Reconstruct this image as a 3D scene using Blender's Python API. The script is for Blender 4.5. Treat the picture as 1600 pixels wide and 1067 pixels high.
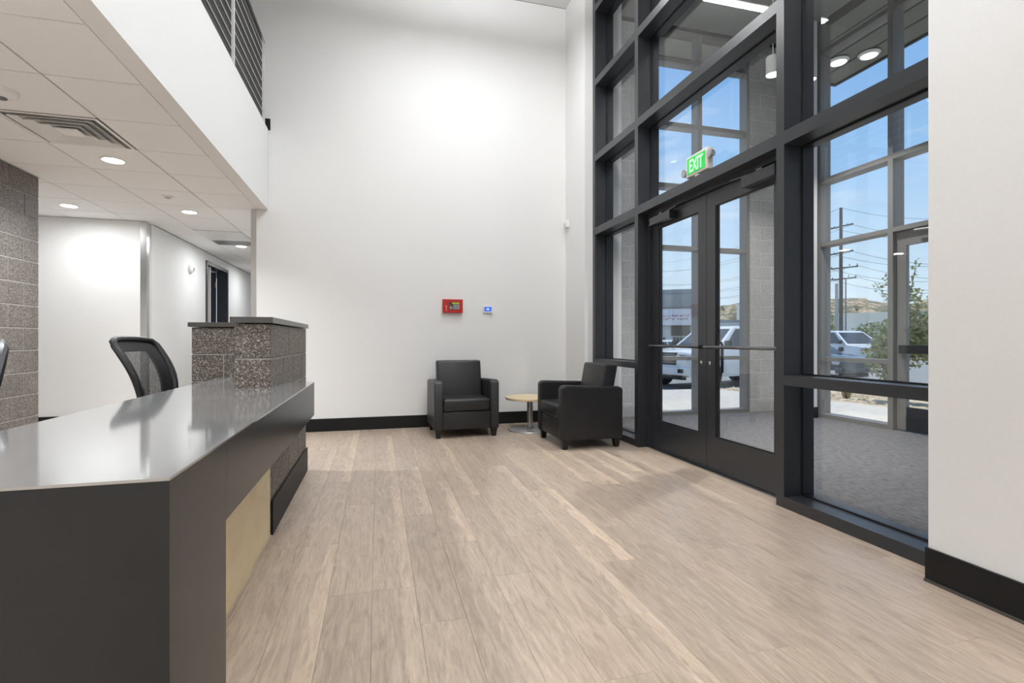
import bpy, bmesh, math, random
from mathutils import Vector, Matrix
random.seed(7)
PI = math.pi
C = bpy.context.scene.collection
for o in list(bpy.data.objects): bpy.data.objects.remove(o)
scene = bpy.context.scene

# ------------------------------------------------------------------ camera
PSI = math.atan2(210, 787)
cam = bpy.data.cameras.new('camera'); camo = bpy.data.objects.new('camera', cam); C.objects.link(camo)
cam.sensor_width = 36.0; cam.lens = 787/1600*36
cam.shift_y = -3.5/1600
cam.clip_start = 0.05; cam.clip_end = 1500
camo.location = (0, 0, 1.1); camo.rotation_euler = (PI/2, 0, -PSI)
scene.camera = camo

# ------------------------------------------------------------------ view, world, sun
vs = scene.view_settings
vs.view_transform = 'Standard'; vs.look = 'None'; vs.gamma = 1.0; vs.use_curve_mapping = False
vs.exposure = 0.0

world = bpy.data.worlds.new('sky'); scene.world = world; world.use_nodes = True
nt = world.node_tree; nt.nodes.clear()
def N(nt, typ, **kw):
    n = nt.nodes.new(typ)
    for k, v in kw.items():
        if k in ('inp',):
            for a, b in v.items(): n.inputs[a].default_value = b
        else: setattr(n, k, v)
    return n
tc = N(nt, 'ShaderNodeTexCoord')
sep = N(nt, 'ShaderNodeSeparateXYZ'); nt.links.new(tc.outputs['Generated'], sep.inputs[0])
ramp = N(nt, 'ShaderNodeValToRGB'); nt.links.new(sep.outputs['Z'], ramp.inputs[0])
el = ramp.color_ramp.elements
el[0].position = 0.0; el[0].color = (0.66, 0.78, 0.87, 1)
el[1].position = 0.85; el[1].color = (0.09, 0.24, 0.62, 1)
e = el.new(0.12); e.color = (0.56, 0.73, 0.90, 1)
e = el.new(0.28); e.color = (0.33, 0.56, 0.88, 1)
e = el.new(0.50); e.color = (0.19, 0.42, 0.84, 1)
mp = N(nt, 'ShaderNodeMapping'); mp.inputs['Scale'].default_value = (1.6, 1.6, 7.0)
nt.links.new(tc.outputs['Generated'], mp.inputs[0])
nz = N(nt, 'ShaderNodeTexNoise', inp={'Scale': 1.7, 'Detail': 7.0, 'Roughness': 0.58, 'Distortion': 0.6})
nt.links.new(mp.outputs[0], nz.inputs['Vector'])
cr = N(nt, 'ShaderNodeValToRGB'); nt.links.new(nz.outputs['Fac'], cr.inputs[0])
cr.color_ramp.elements[0].position = 0.50; cr.color_ramp.elements[0].color = (0, 0, 0, 1)
cr.color_ramp.elements[1].position = 0.78; cr.color_ramp.elements[1].color = (0.85, 0.85, 0.85, 1)
mx = N(nt, 'ShaderNodeMix', data_type='RGBA'); nt.links.new(cr.outputs[0], mx.inputs[0])
nt.links.new(ramp.outputs[0], mx.inputs[6]); mx.inputs[7].default_value = (0.86, 0.90, 0.94, 1)
bg = N(nt, 'ShaderNodeBackground'); nt.links.new(mx.outputs[2], bg.inputs[0]); bg.inputs[1].default_value = 1.22
wo = N(nt, 'ShaderNodeOutputWorld'); nt.links.new(bg.outputs[0], wo.inputs[0])

sl = bpy.data.lights.new('sun', 'SUN'); sl.energy = 4.6; sl.angle = 0.009; sl.color = (1.0, 0.95, 0.87)
so = bpy.data.objects.new('sun', sl); C.objects.link(so)
so.rotation_euler = Vector((-0.28, -0.13, -1)).to_track_quat('-Z', 'Y').to_euler()

PENDANT_W = 39.0      # watts of each long pendant light in the lobby
UP_W = 42.0           # watts of the upward strip added to it for ambient light
DOWN_W = 46.0         # watts of each recessed downlight on the desk side, mostly added ones
HALL_W = 15.0         # watts of each recessed downlight by the hallway
VEST_W = 40.0         # watts of each vestibule pendant

# ------------------------------------------------------------------ materials
MATS = {}
def base(name, col, rough=0.6, metal=0.0, spec=0.5, ior=1.5, coat=0.0, emit=None, estr=0.0):
    m = bpy.data.materials.new(name); m.use_nodes = True
    b = m.node_tree.nodes['Principled BSDF']
    b.inputs['Base Color'].default_value = (*col, 1); b.inputs['Roughness'].default_value = rough
    b.inputs['Metallic'].default_value = metal; b.inputs['Specular IOR Level'].default_value = spec
    b.inputs['IOR'].default_value = ior; b.inputs['Coat Weight'].default_value = coat
    if emit:
        b.inputs['Emission Color'].default_value = (*emit, 1); b.inputs['Emission Strength'].default_value = estr
    MATS[name] = m
    return m, m.node_tree, b
def coords(nt, scale=(1, 1, 1), offset_random=False, kind='Object'):
    t = N(nt, 'ShaderNodeTexCoord'); mpn = N(nt, 'ShaderNodeMapping'); mpn.inputs['Scale'].default_value = scale
    nt.links.new(t.outputs[kind], mpn.inputs[0])
    if offset_random:
        oi = N(nt, 'ShaderNodeObjectInfo'); mu = N(nt, 'ShaderNodeMath', operation='MULTIPLY'); mu.inputs[1].default_value = 41.0
        nt.links.new(oi.outputs['Random'], mu.inputs[0])
        cx = N(nt, 'ShaderNodeCombineXYZ')
        for i in range(3): nt.links.new(mu.outputs[0], cx.inputs[i])
        nt.links.new(cx.outputs[0], mpn.inputs['Location'])
    return mpn.outputs[0]
def noise_col(nt, b, vec, stops, scale=10, detail=4, rough=0.6, dist=0.0):
    n = N(nt, 'ShaderNodeTexNoise', inp={'Scale': scale, 'Detail': detail, 'Roughness': rough, 'Distortion': dist})
    nt.links.new(vec, n.inputs['Vector'])
    r = N(nt, 'ShaderNodeValToRGB'); nt.links.new(n.outputs['Fac'], r.inputs[0])
    e = r.color_ramp.elements
    e[0].position, e[0].color = stops[0][0], (*stops[0][1], 1)
    e[1].position, e[1].color = stops[-1][0], (*stops[-1][1], 1)
    for p, c in stops[1:-1]:
        k = e.new(p); k.color = (*c, 1)
    if b is not None: nt.links.new(r.outputs[0], b.inputs['Base Color'])
    return n, r
def bump(nt, b, src, strength=0.2, dist=0.01):
    bp = N(nt, 'ShaderNodeBump', inp={'Strength': strength, 'Distance': dist})
    nt.links.new(src, bp.inputs['Height']); nt.links.new(bp.outputs[0], b.inputs['Normal'])
def plain(name, col, rough=0.6, var=0.06, scale=30.0, bstr=0.0, **kw):
    """a colour with a little procedural variation"""
    m, nt, b = base(name, col, rough, **kw)
    lo = tuple(c*(1-var) for c in col); hi = tuple(min(1, c*(1+var)) for c in col)
    n, r = noise_col(nt, b, coords(nt), [(0.3, lo), (0.7, hi)], scale=scale, detail=3)
    if bstr: bump(nt, b, n.outputs['Fac'], bstr, 0.002)
    return m

plain('wall_paint', (0.80, 0.80, 0.795), 0.65, 0.012, 60, 0.03)
plain('ceiling_paint', (0.74, 0.74, 0.73), 0.8, 0.012, 60)
plain('bulkhead', (0.80, 0.80, 0.795), 0.7, 0.012, 60)
m, nt, b = base('ceiling_tile', (0.7, 0.7, 0.69), 0.85)
n, r = noise_col(nt, b, coords(nt, offset_random=True), [(0.35, (0.84, 0.845, 0.845)), (0.7, (0.89, 0.895, 0.895))], scale=160, detail=2)
bump(nt, b, n.outputs['Fac'], 0.12, 0.002)
plain('ceiling_grid', (0.36, 0.36, 0.35), 0.6)
plain('black_base', (0.007, 0.007, 0.0075), 0.5, 0.1, spec=0.3)
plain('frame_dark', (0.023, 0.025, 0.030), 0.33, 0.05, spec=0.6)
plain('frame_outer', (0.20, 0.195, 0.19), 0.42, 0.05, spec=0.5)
plain('gasket', (0.006, 0.006, 0.007), 0.5)
plain('steel', (0.62, 0.62, 0.61), 0.24, 0.05, 4, metal=1.0)
plain('steel_dark', (0.20, 0.20, 0.20), 0.3, 0.05, 8, metal=1.0)
plain('grey_metal', (0.42, 0.42, 0.43), 0.35, 0.03, metal=0.7)
plain('leather', (0.013, 0.013, 0.0145), 0.42, 0.15, 120, 0.12, spec=0.5)
plain('leg_black', (0.008, 0.007, 0.007), 0.4)
plain('white_plastic', (0.78, 0.78, 0.77), 0.4, 0.01)
plain('black_plastic', (0.010, 0.010, 0.012), 0.45, 0.1)
plain('desk_dark', (0.013, 0.0140, 0.0155), 0.27, 0.06, 6, spec=0.38)
plain('desk_top', (0.42, 0.42, 0.42), 0.075, 0.03, 5, metal=0.62, spec=0.8)
plain('cap_stone', (0.060, 0.056, 0.052), 0.3, 0.12, 90)
plain('mortar', (0.33, 0.31, 0.29), 0.9, 0.08, 80)
plain('mortar_pale', (0.74, 0.73, 0.72), 0.9, 0.06, 80)
plain('red_paint', (0.42, 0.006, 0.008), 0.35, 0.05)
plain('brass', (0.75, 0.45, 0.22), 0.3, metal=1.0)
plain('lcd_green', (0.55, 0.62, 0.04), 0.4)
plain('key_white', (0.62, 0.66, 0.66), 0.5)
plain('pinkish_housing', (0.70, 0.64, 0.60), 0.45)
base('exit_green', (0.01, 0.35, 0.05), 0.4, emit=(0.02, 0.62, 0.10), estr=0.55)
base('exit_letter', (0.35, 0.8, 0.4), 0.4, emit=(0.45, 1.0, 0.5), estr=0.85)
base('screen_blue', (0.02, 0.06, 0.35), 0.2, emit=(0.05, 0.16, 0.75), estr=0.7)
base('screen_pale', (0.4, 0.5, 0.9), 0.2, emit=(0.45, 0.55, 1.0), estr=0.8)
base('lamp_glow', (1, 1, 1), 0.5, emit=(1.0, 0.985, 0.95), estr=6.0)
base('lamp_soft', (1, 1, 1), 0.5, emit=(1.0, 0.98, 0.94), estr=1.6)
plain('slat_black', (0.008, 0.008, 0.009), 0.5, 0.2, 300)

# wood plank floor: every plank is an object, tone and grain differ by its random number
m, nt, b = base('plank', (0.5, 0.4, 0.33), 0.36, spec=0.45)
v = coords(nt, (8.0, 1.1, 8.0), True)
n1, r1 = noise_col(nt, None, v, [(0.26, (0.300, 0.232, 0.180)), (0.5, (0.450, 0.362, 0.288)), (0.74, (0.575, 0.475, 0.385))], scale=2.6, detail=10, rough=0.72, dist=1.6)
v2 = coords(nt, (70.0, 5.0, 70.0), True)
n2, r2 = noise_col(nt, None, v2, [(0.33, (0.66, 0.64, 0.62)), (0.60, (1, 1, 1))], scale=1.6, detail=5, rough=0.7)
mul = N(nt, 'ShaderNodeMix', data_type='RGBA', blend_type='MULTIPLY'); mul.inputs[0].default_value = 0.55
nt.links.new(r1.outputs[0], mul.inputs[6]); nt.links.new(r2.outputs[0], mul.inputs[7])
oi = N(nt, 'ShaderNodeObjectInfo'); rr = N(nt, 'ShaderNodeValToRGB'); nt.links.new(oi.outputs['Random'], rr.inputs[0])
rr.color_ramp.interpolation = 'CONSTANT'
es = rr.color_ramp.elements; es[0].position = 0; es[0].color = (0.93, 0.925, 0.925, 1); es[1].position = 0.93; es[1].color = (1.14, 1.13, 1.11, 1)
for p, c in ((0.25, (1.0, 0.995, 0.99)), (0.50, (0.965, 0.95, 0.945)), (0.72, (1.03, 1.02, 1.01))):
    k = es.new(p); k.color = (*c, 1)
mul2 = N(nt, 'ShaderNodeMix', data_type='RGBA', blend_type='MULTIPLY'); mul2.inputs[0].default_value = 1.0
nt.links.new(mul.outputs[2], mul2.inputs[6]); nt.links.new(rr.outputs[0], mul2.inputs[7])
# some boards carry a paler sapwood strip along one side
tc_ = N(nt, 'ShaderNodeTexCoord'); sx = N(nt, 'ShaderNodeSeparateXYZ'); nt.links.new(tc_.outputs['Object'], sx.inputs[0])
wob = N(nt, 'ShaderNodeMath', operation='MULTIPLY_ADD', inp={1: 0.11, 2: -0.055}); nt.links.new(n1.outputs['Fac'], wob.inputs[0])
sxw = N(nt, 'ShaderNodeMath', operation='ADD'); nt.links.new(sx.outputs['X'], sxw.inputs[0]); nt.links.new(wob.outputs[0], sxw.inputs[1])
f7 = N(nt, 'ShaderNodeMath', operation='MULTIPLY', inp={1: 7.31}); nt.links.new(oi.outputs['Random'], f7.inputs[0])
f8 = N(nt, 'ShaderNodeMath', operation='FRACT'); nt.links.new(f7.outputs[0], f8.inputs[0])
sel = N(nt, 'ShaderNodeMath', operation='GREATER_THAN', inp={1: 0.60}); nt.links.new(f8.outputs[0], sel.inputs[0])
mr = N(nt, 'ShaderNodeMapRange', inp={'From Min': 0.022, 'From Max': 0.034}); nt.links.new(sxw.outputs[0], mr.inputs[0])
ms_ = N(nt, 'ShaderNodeMath', operation='MULTIPLY'); nt.links.new(sel.outputs[0], ms_.inputs[0]); nt.links.new(mr.outputs[0], ms_.inputs[1])
mul3 = N(nt, 'ShaderNodeMix', data_type='RGBA', blend_type='MULTIPLY'); nt.links.new(ms_.outputs[0], mul3.inputs[0])
nt.links.new(mul2.outputs[2], mul3.inputs[6]); mul3.inputs[7].default_value = (1.22, 1.215, 1.195, 1)
nt.links.new(mul3.outputs[2], b.inputs['Base Color'])
bump(nt, b, n2.outputs['Fac'], 0.06, 0.001)

# ground-face masonry with light and dark aggregate
def cmu(name, dark, mid, light, sc=70.0, lightpos=0.66):
    m, nt, b = base(name, mid, 0.55)
    v = coords(nt, offset_random=True)
    vo = N(nt, 'ShaderNodeTexVoronoi', inp={'Scale': sc}); nt.links.new(v, vo.inputs['Vector'])
    sp = N(nt, 'ShaderNodeSeparateColor'); nt.links.new(vo.outputs['Color'], sp.inputs[0])
    r = N(nt, 'ShaderNodeValToRGB'); nt.links.new(sp.outputs[0], r.inputs[0])
    e = r.color_ramp.elements; e[0].position = 0.0; e[0].color = (*dark, 1); e[1].position = 1.0; e[1].color = (*light, 1)
    k = e.new(0.38); k.color = (*mid, 1); k = e.new(lightpos); k.color = tuple(x*1.25 for x in mid) + (1,)
    k = e.new(0.88); k.color = tuple((x+y)/2 for x, y in zip(mid, light)) + (1,)
    n = N(nt, 'ShaderNodeTexNoise', inp={'Scale': 5.0, 'Detail': 3.0}); nt.links.new(v, n.inputs['Vector'])
    mxn = N(nt, 'ShaderNodeMix', data_type='RGBA', blend_type='MULTIPLY'); mxn.inputs[0].default_value = 0.25
    nt.links.new(r.outputs[0], mxn.inputs[6]); nt.links.new(n.outputs['Fac'], mxn.inputs[7])
    nt.links.new(mxn.outputs[2], b.inputs['Base Color'])
    bump(nt, b, vo.outputs['Distance'], 0.1, 0.002)
cmu('block_desk', (0.022, 0.019, 0.017), (0.10, 0.083, 0.072), (0.48, 0.42, 0.35), 175.0)
cmu('block_wall', (0.045, 0.039, 0.035), (0.150, 0.130, 0.118), (0.36, 0.33, 0.30), 150.0)
cmu('block_pale', (0.46, 0.455, 0.45), (0.50, 0.495, 0.49), (0.60, 0.595, 0.59), 90.0)

m, nt, b = base('maple', (0.62, 0.45, 0.26), 0.4)
noise_col(nt, b, coords(nt, (14, 1.0, 3.0)), [(0.25, (0.70, 0.53, 0.29)), (0.55, (0.80, 0.65, 0.40)), (0.8, (0.86, 0.73, 0.49))], scale=1.3, detail=6, dist=1.5)
m, nt, b = base('maple_top', (0.62, 0.45, 0.26), 0.3)
noise_col(nt, b, coords(nt, (3, 14, 3)), [(0.25, (0.60, 0.44, 0.25)), (0.75, (0.74, 0.59, 0.38))], scale=1.3, detail=5, dist=0.6)
m, nt, b = base('carpet', (0.15, 0.15, 0.16), 0.95, spec=0.1)
n, r = noise_col(nt, b, coords(nt, (26, 9, 26)), [(0.36, (0.075, 0.075, 0.080)), (0.64, (0.225, 0.225, 0.232))], scale=1.6, detail=9, rough=0.8)
bump(nt, b, n.outputs['Fac'], 0.5, 0.004)
# mesh fabric of the task chairs
m, nt, b = base('mesh_fabric', (0.05, 0.05, 0.05), 0.7)
tr = N(nt, 'ShaderNodeBsdfTransparent'); ms = N(nt, 'ShaderNodeMixShader')
vv = coords(nt); wv = N(nt, 'ShaderNodeTexNoise', inp={'Scale': 500.0, 'Detail': 1.0}); nt.links.new(vv, wv.inputs['Vector'])
rg = N(nt, 'ShaderNodeValToRGB'); nt.links.new(wv.outputs['Fac'], rg.inputs[0]); rg.color_ramp.elements[0].position = 0.47; rg.color_ramp.elements[1].position = 0.55
nt.links.new(rg.outputs[0], ms.inputs[0]); nt.links.new(b.outputs[0], ms.inputs[1]); nt.links.new(tr.outputs[0], ms.inputs[2])
nt.links.new(ms.outputs[0], nt.nodes['Material Output'].inputs[0])

def glass(name, tint, ior=1.5, rough=0.0):
    m = bpy.data.materials.new(name); m.use_nodes = True; nt = m.node_tree; nt.nodes.clear()
    geo = N(nt, 'ShaderNodeNewGeometry')
    mi = N(nt, 'ShaderNodeMix', data_type='FLOAT'); nt.links.new(geo.outputs['Backfacing'], mi.inputs[0])
    mi.inputs[2].default_value = ior; mi.inputs[3].default_value = 1/ior
    fr = N(nt, 'ShaderNodeFresnel'); nt.links.new(mi.outputs[0], fr.inputs['IOR'])
    t = N(nt, 'ShaderNodeBsdfTransparent'); t.inputs[0].default_value = (*tint, 1)
    g = N(nt, 'ShaderNodeBsdfGlossy'); g.inputs['Roughness'].default_value = rough
    s = N(nt, 'ShaderNodeMixShader'); nt.links.new(fr.outputs[0], s.inputs[0]); nt.links.new(t.outputs[0], s.inputs[1]); nt.links.new(g.outputs[0], s.inputs[2])
    o = N(nt, 'ShaderNodeOutputMaterial'); nt.links.new(s.outputs[0], o.inputs[0])
    MATS[name] = m
glass('glass', (0.982, 0.99, 0.988))
plain('car_glass', (0.018, 0.026, 0.030), 0.04, 0.1, spec=0.9)
# outside
plain('concrete', (0.50, 0.48, 0.445), 0.85, 0.07, 9)
plain('asphalt', (0.235, 0.245, 0.245), 0.9, 0.10, 3)
plain('kerb', (0.50, 0.48, 0.45), 0.85, 0.08)
m, nt, b = base('gravel', (0.5, 0.4, 0.28), 0.95)
noise_col(nt, b, coords(nt), [(0.25, (0.23, 0.175, 0.115)), (0.5, (0.50, 0.41, 0.29)), (0.75, (0.72, 0.63, 0.48))], scale=22, detail=5, rough=0.75)
plain('stone', (0.60, 0.50, 0.37), 0.9, 0.35, 9)
m, nt, b = base('hill', (0.5, 0.38, 0.24), 0.95)
noise_col(nt, b, coords(nt), [(0.46, (0.075, 0.08, 0.035)), (0.51, (0.22, 0.18, 0.10)), (0.57, (0.46, 0.34, 0.22)), (0.8, (0.58, 0.45, 0.32))], scale=0.3, detail=9, rough=0.75)
plain('beige_render', (0.92, 0.86, 0.72), 0.85, 0.04, 1)
plain('grey_cladding', (0.235, 0.265, 0.28), 0.7, 0.05, 1)
plain('pale_cladding', (0.50, 0.54, 0.55), 0.7, 0.04, 1)
plain('dark_opening', (0.02, 0.028, 0.026), 0.5, 0.2, 2)
plain('sign_white', (0.72, 0.70, 0.71), 0.6, 0.02)
plain('sign_red', (0.35, 0.16, 0.19), 0.6)
plain('car_white', (0.72, 0.74, 0.75), 0.18, 0.02, coat=0.6)
plain('car_dark', (0.030, 0.045, 0.058), 0.15, 0.1, coat=0.6)
plain('tyre', (0.010, 0.010, 0.011), 0.8)
plain('chrome', (0.70, 0.72, 0.73), 0.12, metal=1.0)
plain('amber', (0.75, 0.25, 0.02), 0.3)
plain('lens_clear', (0.55, 0.60, 0.62), 0.1, spec=0.9)
plain('pole_wood', (0.085, 0.085, 0.08), 0.85, 0.15, 3)
plain('wire', (0.10, 0.12, 0.14), 0.6)
plain('bark', (0.12, 0.095, 0.07), 0.9, 0.2)
for nm, lo, hi in (('leaf_olive', (0.13, 0.16, 0.05), (0.50, 0.54, 0.24)), ('leaf_green', (0.08, 0.14, 0.03), (0.26, 0.33, 0.09)),
                   ('leaf_yellow', (0.19, 0.19, 0.03), (0.42, 0.40, 0.09)), ('grass_dry', (0.30, 0.22, 0.08), (0.62, 0.52, 0.26))):
    m, nt, b = base(nm, lo, 0.6)
    noise_col(nt, b, coords(nt), [(0.3, lo), (0.7, hi)], scale=7.0, detail=4)
plain('canopy_soffit', (0.16, 0.165, 0.145), 0.7, 0.05, 3)
plain('canopy_edge', (0.035, 0.035, 0.033), 0.5)
plain('vestibule_ceiling', (0.22, 0.225, 0.215), 0.75, 0.05, 2)

# ------------------------------------------------------------------ mesh helpers
ORG = {}
def origin(o):
    v = Vector((0, 0, 0))
    while o is not None:
        v += ORG.get(o.name, Vector((0, 0, 0))); o = o.parent
    return v
def box(bm, x0, x1, y0, y1, z0, z1, bev=0.0, seg=2):
    vs_ = [bm.verts.new(p) for p in ((x0, y0, z0), (x1, y0, z0), (x1, y1, z0), (x0, y1, z0), (x0, y0, z1), (x1, y0, z1), (x1, y1, z1), (x0, y1, z1))]
    fs = [bm.faces.new([vs_[i] for i in q]) for q in ((0, 3, 2, 1), (4, 5, 6, 7), (0, 1, 5, 4), (1, 2, 6, 5), (2, 3, 7, 6), (3, 0, 4, 7))]
    if bev:
        ed = list({e for f in fs for e in f.edges})
        bmesh.ops.bevel(bm, geom=ed, offset=bev, segments=seg, profile=0.5, affect='EDGES', clamp_overlap=True)
    return vs_
def prism(bm, pts, z0, z1):
    """polygon pts (x,y), counter-clockwise, between z0 and z1"""
    a = [bm.verts.new((x, y, z0)) for x, y in pts]; c = [bm.verts.new((x, y, z1)) for x, y in pts]
    bm.faces.new(a[::-1]); bm.faces.new(c); n = len(pts)
    for i in range(n): bm.faces.new((a[i], a[(i+1) % n], c[(i+1) % n], c[i]))
def lathe(bm, prof, seg=24, c=(0, 0, 0), axis='z'):
    rings = []
    for r, z in prof:
        ring = []
        for i in range(seg):
            a = 2*PI*i/seg
            if axis == 'z': p = (c[0]+r*math.cos(a), c[1]+r*math.sin(a), c[2]+z)
            elif axis == 'y': p = (c[0]+r*math.cos(a), c[1]-z, c[2]+r*math.sin(a))
            else: p = (c[0]+z, c[1]+r*math.cos(a), c[2]+r*math.sin(a))
            ring.append(bm.verts.new(p))
        rings.append(ring)
    for k in range(len(rings)-1):
        for i in range(seg):
            j = (i+1) % seg
            bm.faces.new((rings[k][i], rings[k][j], rings[k+1][j], rings[k+1][i]))
    bm.faces.new(rings[0][::-1]); bm.faces.new(rings[-1])
def tube(bm, pts, r, seg=8, r2=None):
    pts = [Vector(p) for p in pts]; rings = []; n = len(pts)
    for i, p in enumerate(pts):
        d = (pts[min(i+1, n-1)] - pts[max(i-1, 0)]).normalized()
        up = Vector((0, 0, 1)) if abs(d.z) < 0.95 else Vector((1, 0, 0))
        s = d.cross(up).normalized(); u = s.cross(d)
        rad = r if r2 is None else r + (r2-r)*i/max(1, n-1)
        rings.append([bm.verts.new(p + rad*(math.cos(2*PI*k/seg)*s + math.sin(2*PI*k/seg)*u)) for k in range(seg)])
    for k in range(n-1):
        for i in range(seg):
            j = (i+1) % seg
            bm.faces.new((rings[k][i], rings[k][j], rings[k+1][j], rings[k+1][i]))
    bm.faces.new(rings[0][::-1]); bm.faces.new(rings[-1])
def mesh(name, bm, mat, smooth=False):
    bmesh.ops.recalc_face_normals(bm, faces=bm.faces[:])
    me = bpy.data.meshes.new(name); bm.to_mesh(me); bm.free()
    me.materials.append(MATS[mat])
    if smooth:
        for p in me.polygons: p.use_smooth = True
        try: me.set_sharp_from_angle(angle=math.radians(40))
        except Exception: pass
    return me
def link(name, me, parent=None, loc=(0, 0, 0), rotz=0.0):
    o = bpy.data.objects.new(name, me); C.objects.link(o); o.location = loc
    if rotz: o.rotation_euler = (0, 0, rotz)
    if parent is not None: o.parent = parent
    ORG[o.name] = Vector(loc)
    return o
def obj(name, bm, mat, parent=None, smooth=False, local=False):
    """one mesh object; world-space vertices unless local"""
    if local: return link(name, mesh(name, bm, mat, smooth), parent)
    off = origin(parent) if parent is not None else Vector((0, 0, 0))
    vv = [v.co for v in bm.verts]
    lo = Vector([min(v[i] for v in vv) for i in range(3)]); hi = Vector([max(v[i] for v in vv) for i in range(3)])
    cen = Vector(((lo.x+hi.x)/2, (lo.y+hi.y)/2, lo.z))
    for v in bm.verts: v.co -= cen
    return link(name, mesh(name, bm, mat, smooth), parent, tuple(cen-off))
def bobj(name, dims, mat, parent=None, bev=0.0):
    bm = bmesh.new(); box(bm, *dims, bev=bev); return obj(name, bm, mat, parent)
def thing(name, label=None, cat=None, loc=(0, 0, 0), rotz=0.0, group=None):
    o = bpy.data.objects.new(name, None); C.objects.link(o); o.location = loc; o.rotation_euler = (0, 0, rotz)
    o.empty_display_size = 0.1
    ORG[o.name] = Vector(loc)
    tag(o, label, cat, group); return o
def tag(o, label=None, cat=None, group=None, kind=None):
    if label: o['label'] = label
    if cat: o['category'] = cat
    if group: o['group'] = group
    if kind: o['kind'] = kind
    return o
def struct(o, label=None):
    o['kind'] = 'structure'
    if label: o['label'] = label
    return o
def copy_tree(o, parent=None):
    c = o.copy(); C.objects.link(c); c.parent = parent
    for ch in o.children: copy_tree(ch, c)
    return c

ZC = 2.605      # height of the tiled ceiling
ZT = 5.56       # height of the lobby ceiling
YB = 6.39       # lobby side of the back wall

# ================================================================== THE SETTING
# ---- floor of planks
fl = bobj('floor', (-4.4, 2.70, -2.6, 14.2, -0.12, -0.006), 'mortar'); struct(fl, 'pale greige wood plank floor')
PW, PL = 0.1815, 1.22
cache = {}
def plank_mesh(w, l):
    k = (round(w, 3), round(l, 3))
    if k not in cache:
        bm = bmesh.new(); box(bm, -w/2, w/2, -l/2, l/2, -0.006, 0.0)
        bmesh.ops.bevel(bm, geom=[e for e in bm.edges if all(abs(v.co.z) < 1e-5 for v in e.verts)], offset=0.0009, segments=1, affect='EDGES')
        cache[k] = mesh('plank', bm, 'plank')
    return cache[k]
rest = bmesh.new(); ncol = 0
x = 2.70
while x > -4.38:
    x0 = max(x-PW, -4.4); off = random.choice((0.0, 0.31, 0.46, 0.64, 0.79, 0.93, 1.1))
    y = -2.6 - off
    while y < 14.15:
        a, c_ = max(y, -2.6), min(y+PL, 14.2 if x < -1.36 else YB)
        if c_ - a > 0.05:
            mx_, my = (x0+x)/2, (a+c_)/2
            if x0 > -0.72 and c_ > 0.55:
                link('plank', plank_mesh(x-x0-0.0006, c_-a-0.0006), fl, (mx_-fl.location.x, my-fl.location.y, 0.0 - fl.location.z))
            else:
                box(rest, x0+0.0005, x-0.0005, a+0.0005, c_-0.0005, -0.006, 0.0)
        y += PL
    x -= PW
o = obj('plank_field', rest, 'plank', fl); o['kind'] = 'stuff'

# ---- walls
bm = bmesh.new(); box(bm, -1.40, 2.95, YB, 6.56, 0, ZT); struct(obj('wall_back', bm, 'wall_paint'))
struct(bobj('wall_back_upper', (-4.4, -1.405, YB, 6.56, ZC+0.35, ZT), 'wall_paint'))
struct(bobj('wall_right', (2.427, 2.95, -2.6, 1.73, 0, ZT), 'wall_paint'))
struct(bobj('wall_right_far', (2.456, 2.95, 5.74, YB-0.001, 0, ZT), 'wall_paint'))
struct(bobj('wall_rear', (-4.4, 2.42, -2.75, -2.605, 0, ZT), 'wall_paint'))
struct(bobj('wall_left_recess', (-4.55, -4.405, -2.6, 7.4, 0, ZT), 'wall_paint'))
struct(bobj('wall_hall_front', (-4.55, -2.87, 7.41, 7.56, 0, ZC-0.005), 'wall_paint'))
struct(bobj('wall_hall_left', (-3.02, -2.85, 7.565, 9.70, 0, ZC-0.005), 'wall_paint'))
struct(bobj('wall_hall_left_far', (-3.02, -2.85, 11.02, 14.0, 0, ZC-0.005), 'wall_paint'))
struct(bobj('wall_hall_over_door', (-3.02, -2.85, 9.705, 11.015, 2.46, ZC-0.005), 'wall_paint'))
struct(bobj('wall_hall_right', (-1.36, -1.2, 6.565, 14.0, 0, ZC-0.005), 'wall_paint'))
struct(bobj('wall_hall_end', (-3.02, -1.2, 14.005, 14.15, 0, ZC-0.005), 'wall_paint'))
struct(bobj('wall_office', (-4.6, -4.45, 9.0, 12.0, 0, ZC-0.005), 'maple'))
struct(bobj('ceiling', (-4.4, 2.95, -2.6, YB-0.002, ZT+0.005, ZT+0.2), 'ceiling_paint'))
# mezzanine edge: white fascia over the tiled ceiling
struct(bobj('trim_1', (-1.345, -1.23, -2.6, YB-0.003, ZC, 3.54), 'bulkhead'), 'white mezzanine fascia above the tiled ceiling')
struct(bobj('floor_upper', (-4.4, -1.35, -2.6, YB-0.003, 3.30, 3.50), 'bulkhead'))

# ---- baseboards
struct(bobj('baseboard_back', (-1.355, 2.44, YB-0.014, YB-0.001, 0, 0.152), 'black_base'))
o = struct(bobj('baseboard_right', (2.413, 2.426, -2.6, 1.735, 0.012, 0.152), 'black_base'))
bobj('base_shoe', (2.405, 2.426, -2.6, 1.735, 0.0, 0.012), 'cap_stone', o)
struct(bobj('baseboard_right_far', (2.442, 2.455, 5.735, YB-0.016, 0, 0.152), 'black_base'))
struct(bobj('baseboard_hall', (-4.35, -2.89, 7.397, 7.409, 0, 0.152), 'black_base'))
struct(bobj('baseboard_upper', (-4.3, -1.205, YB-0.016, YB-0.002, 3.53, 3.66), 'black_base'))

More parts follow.
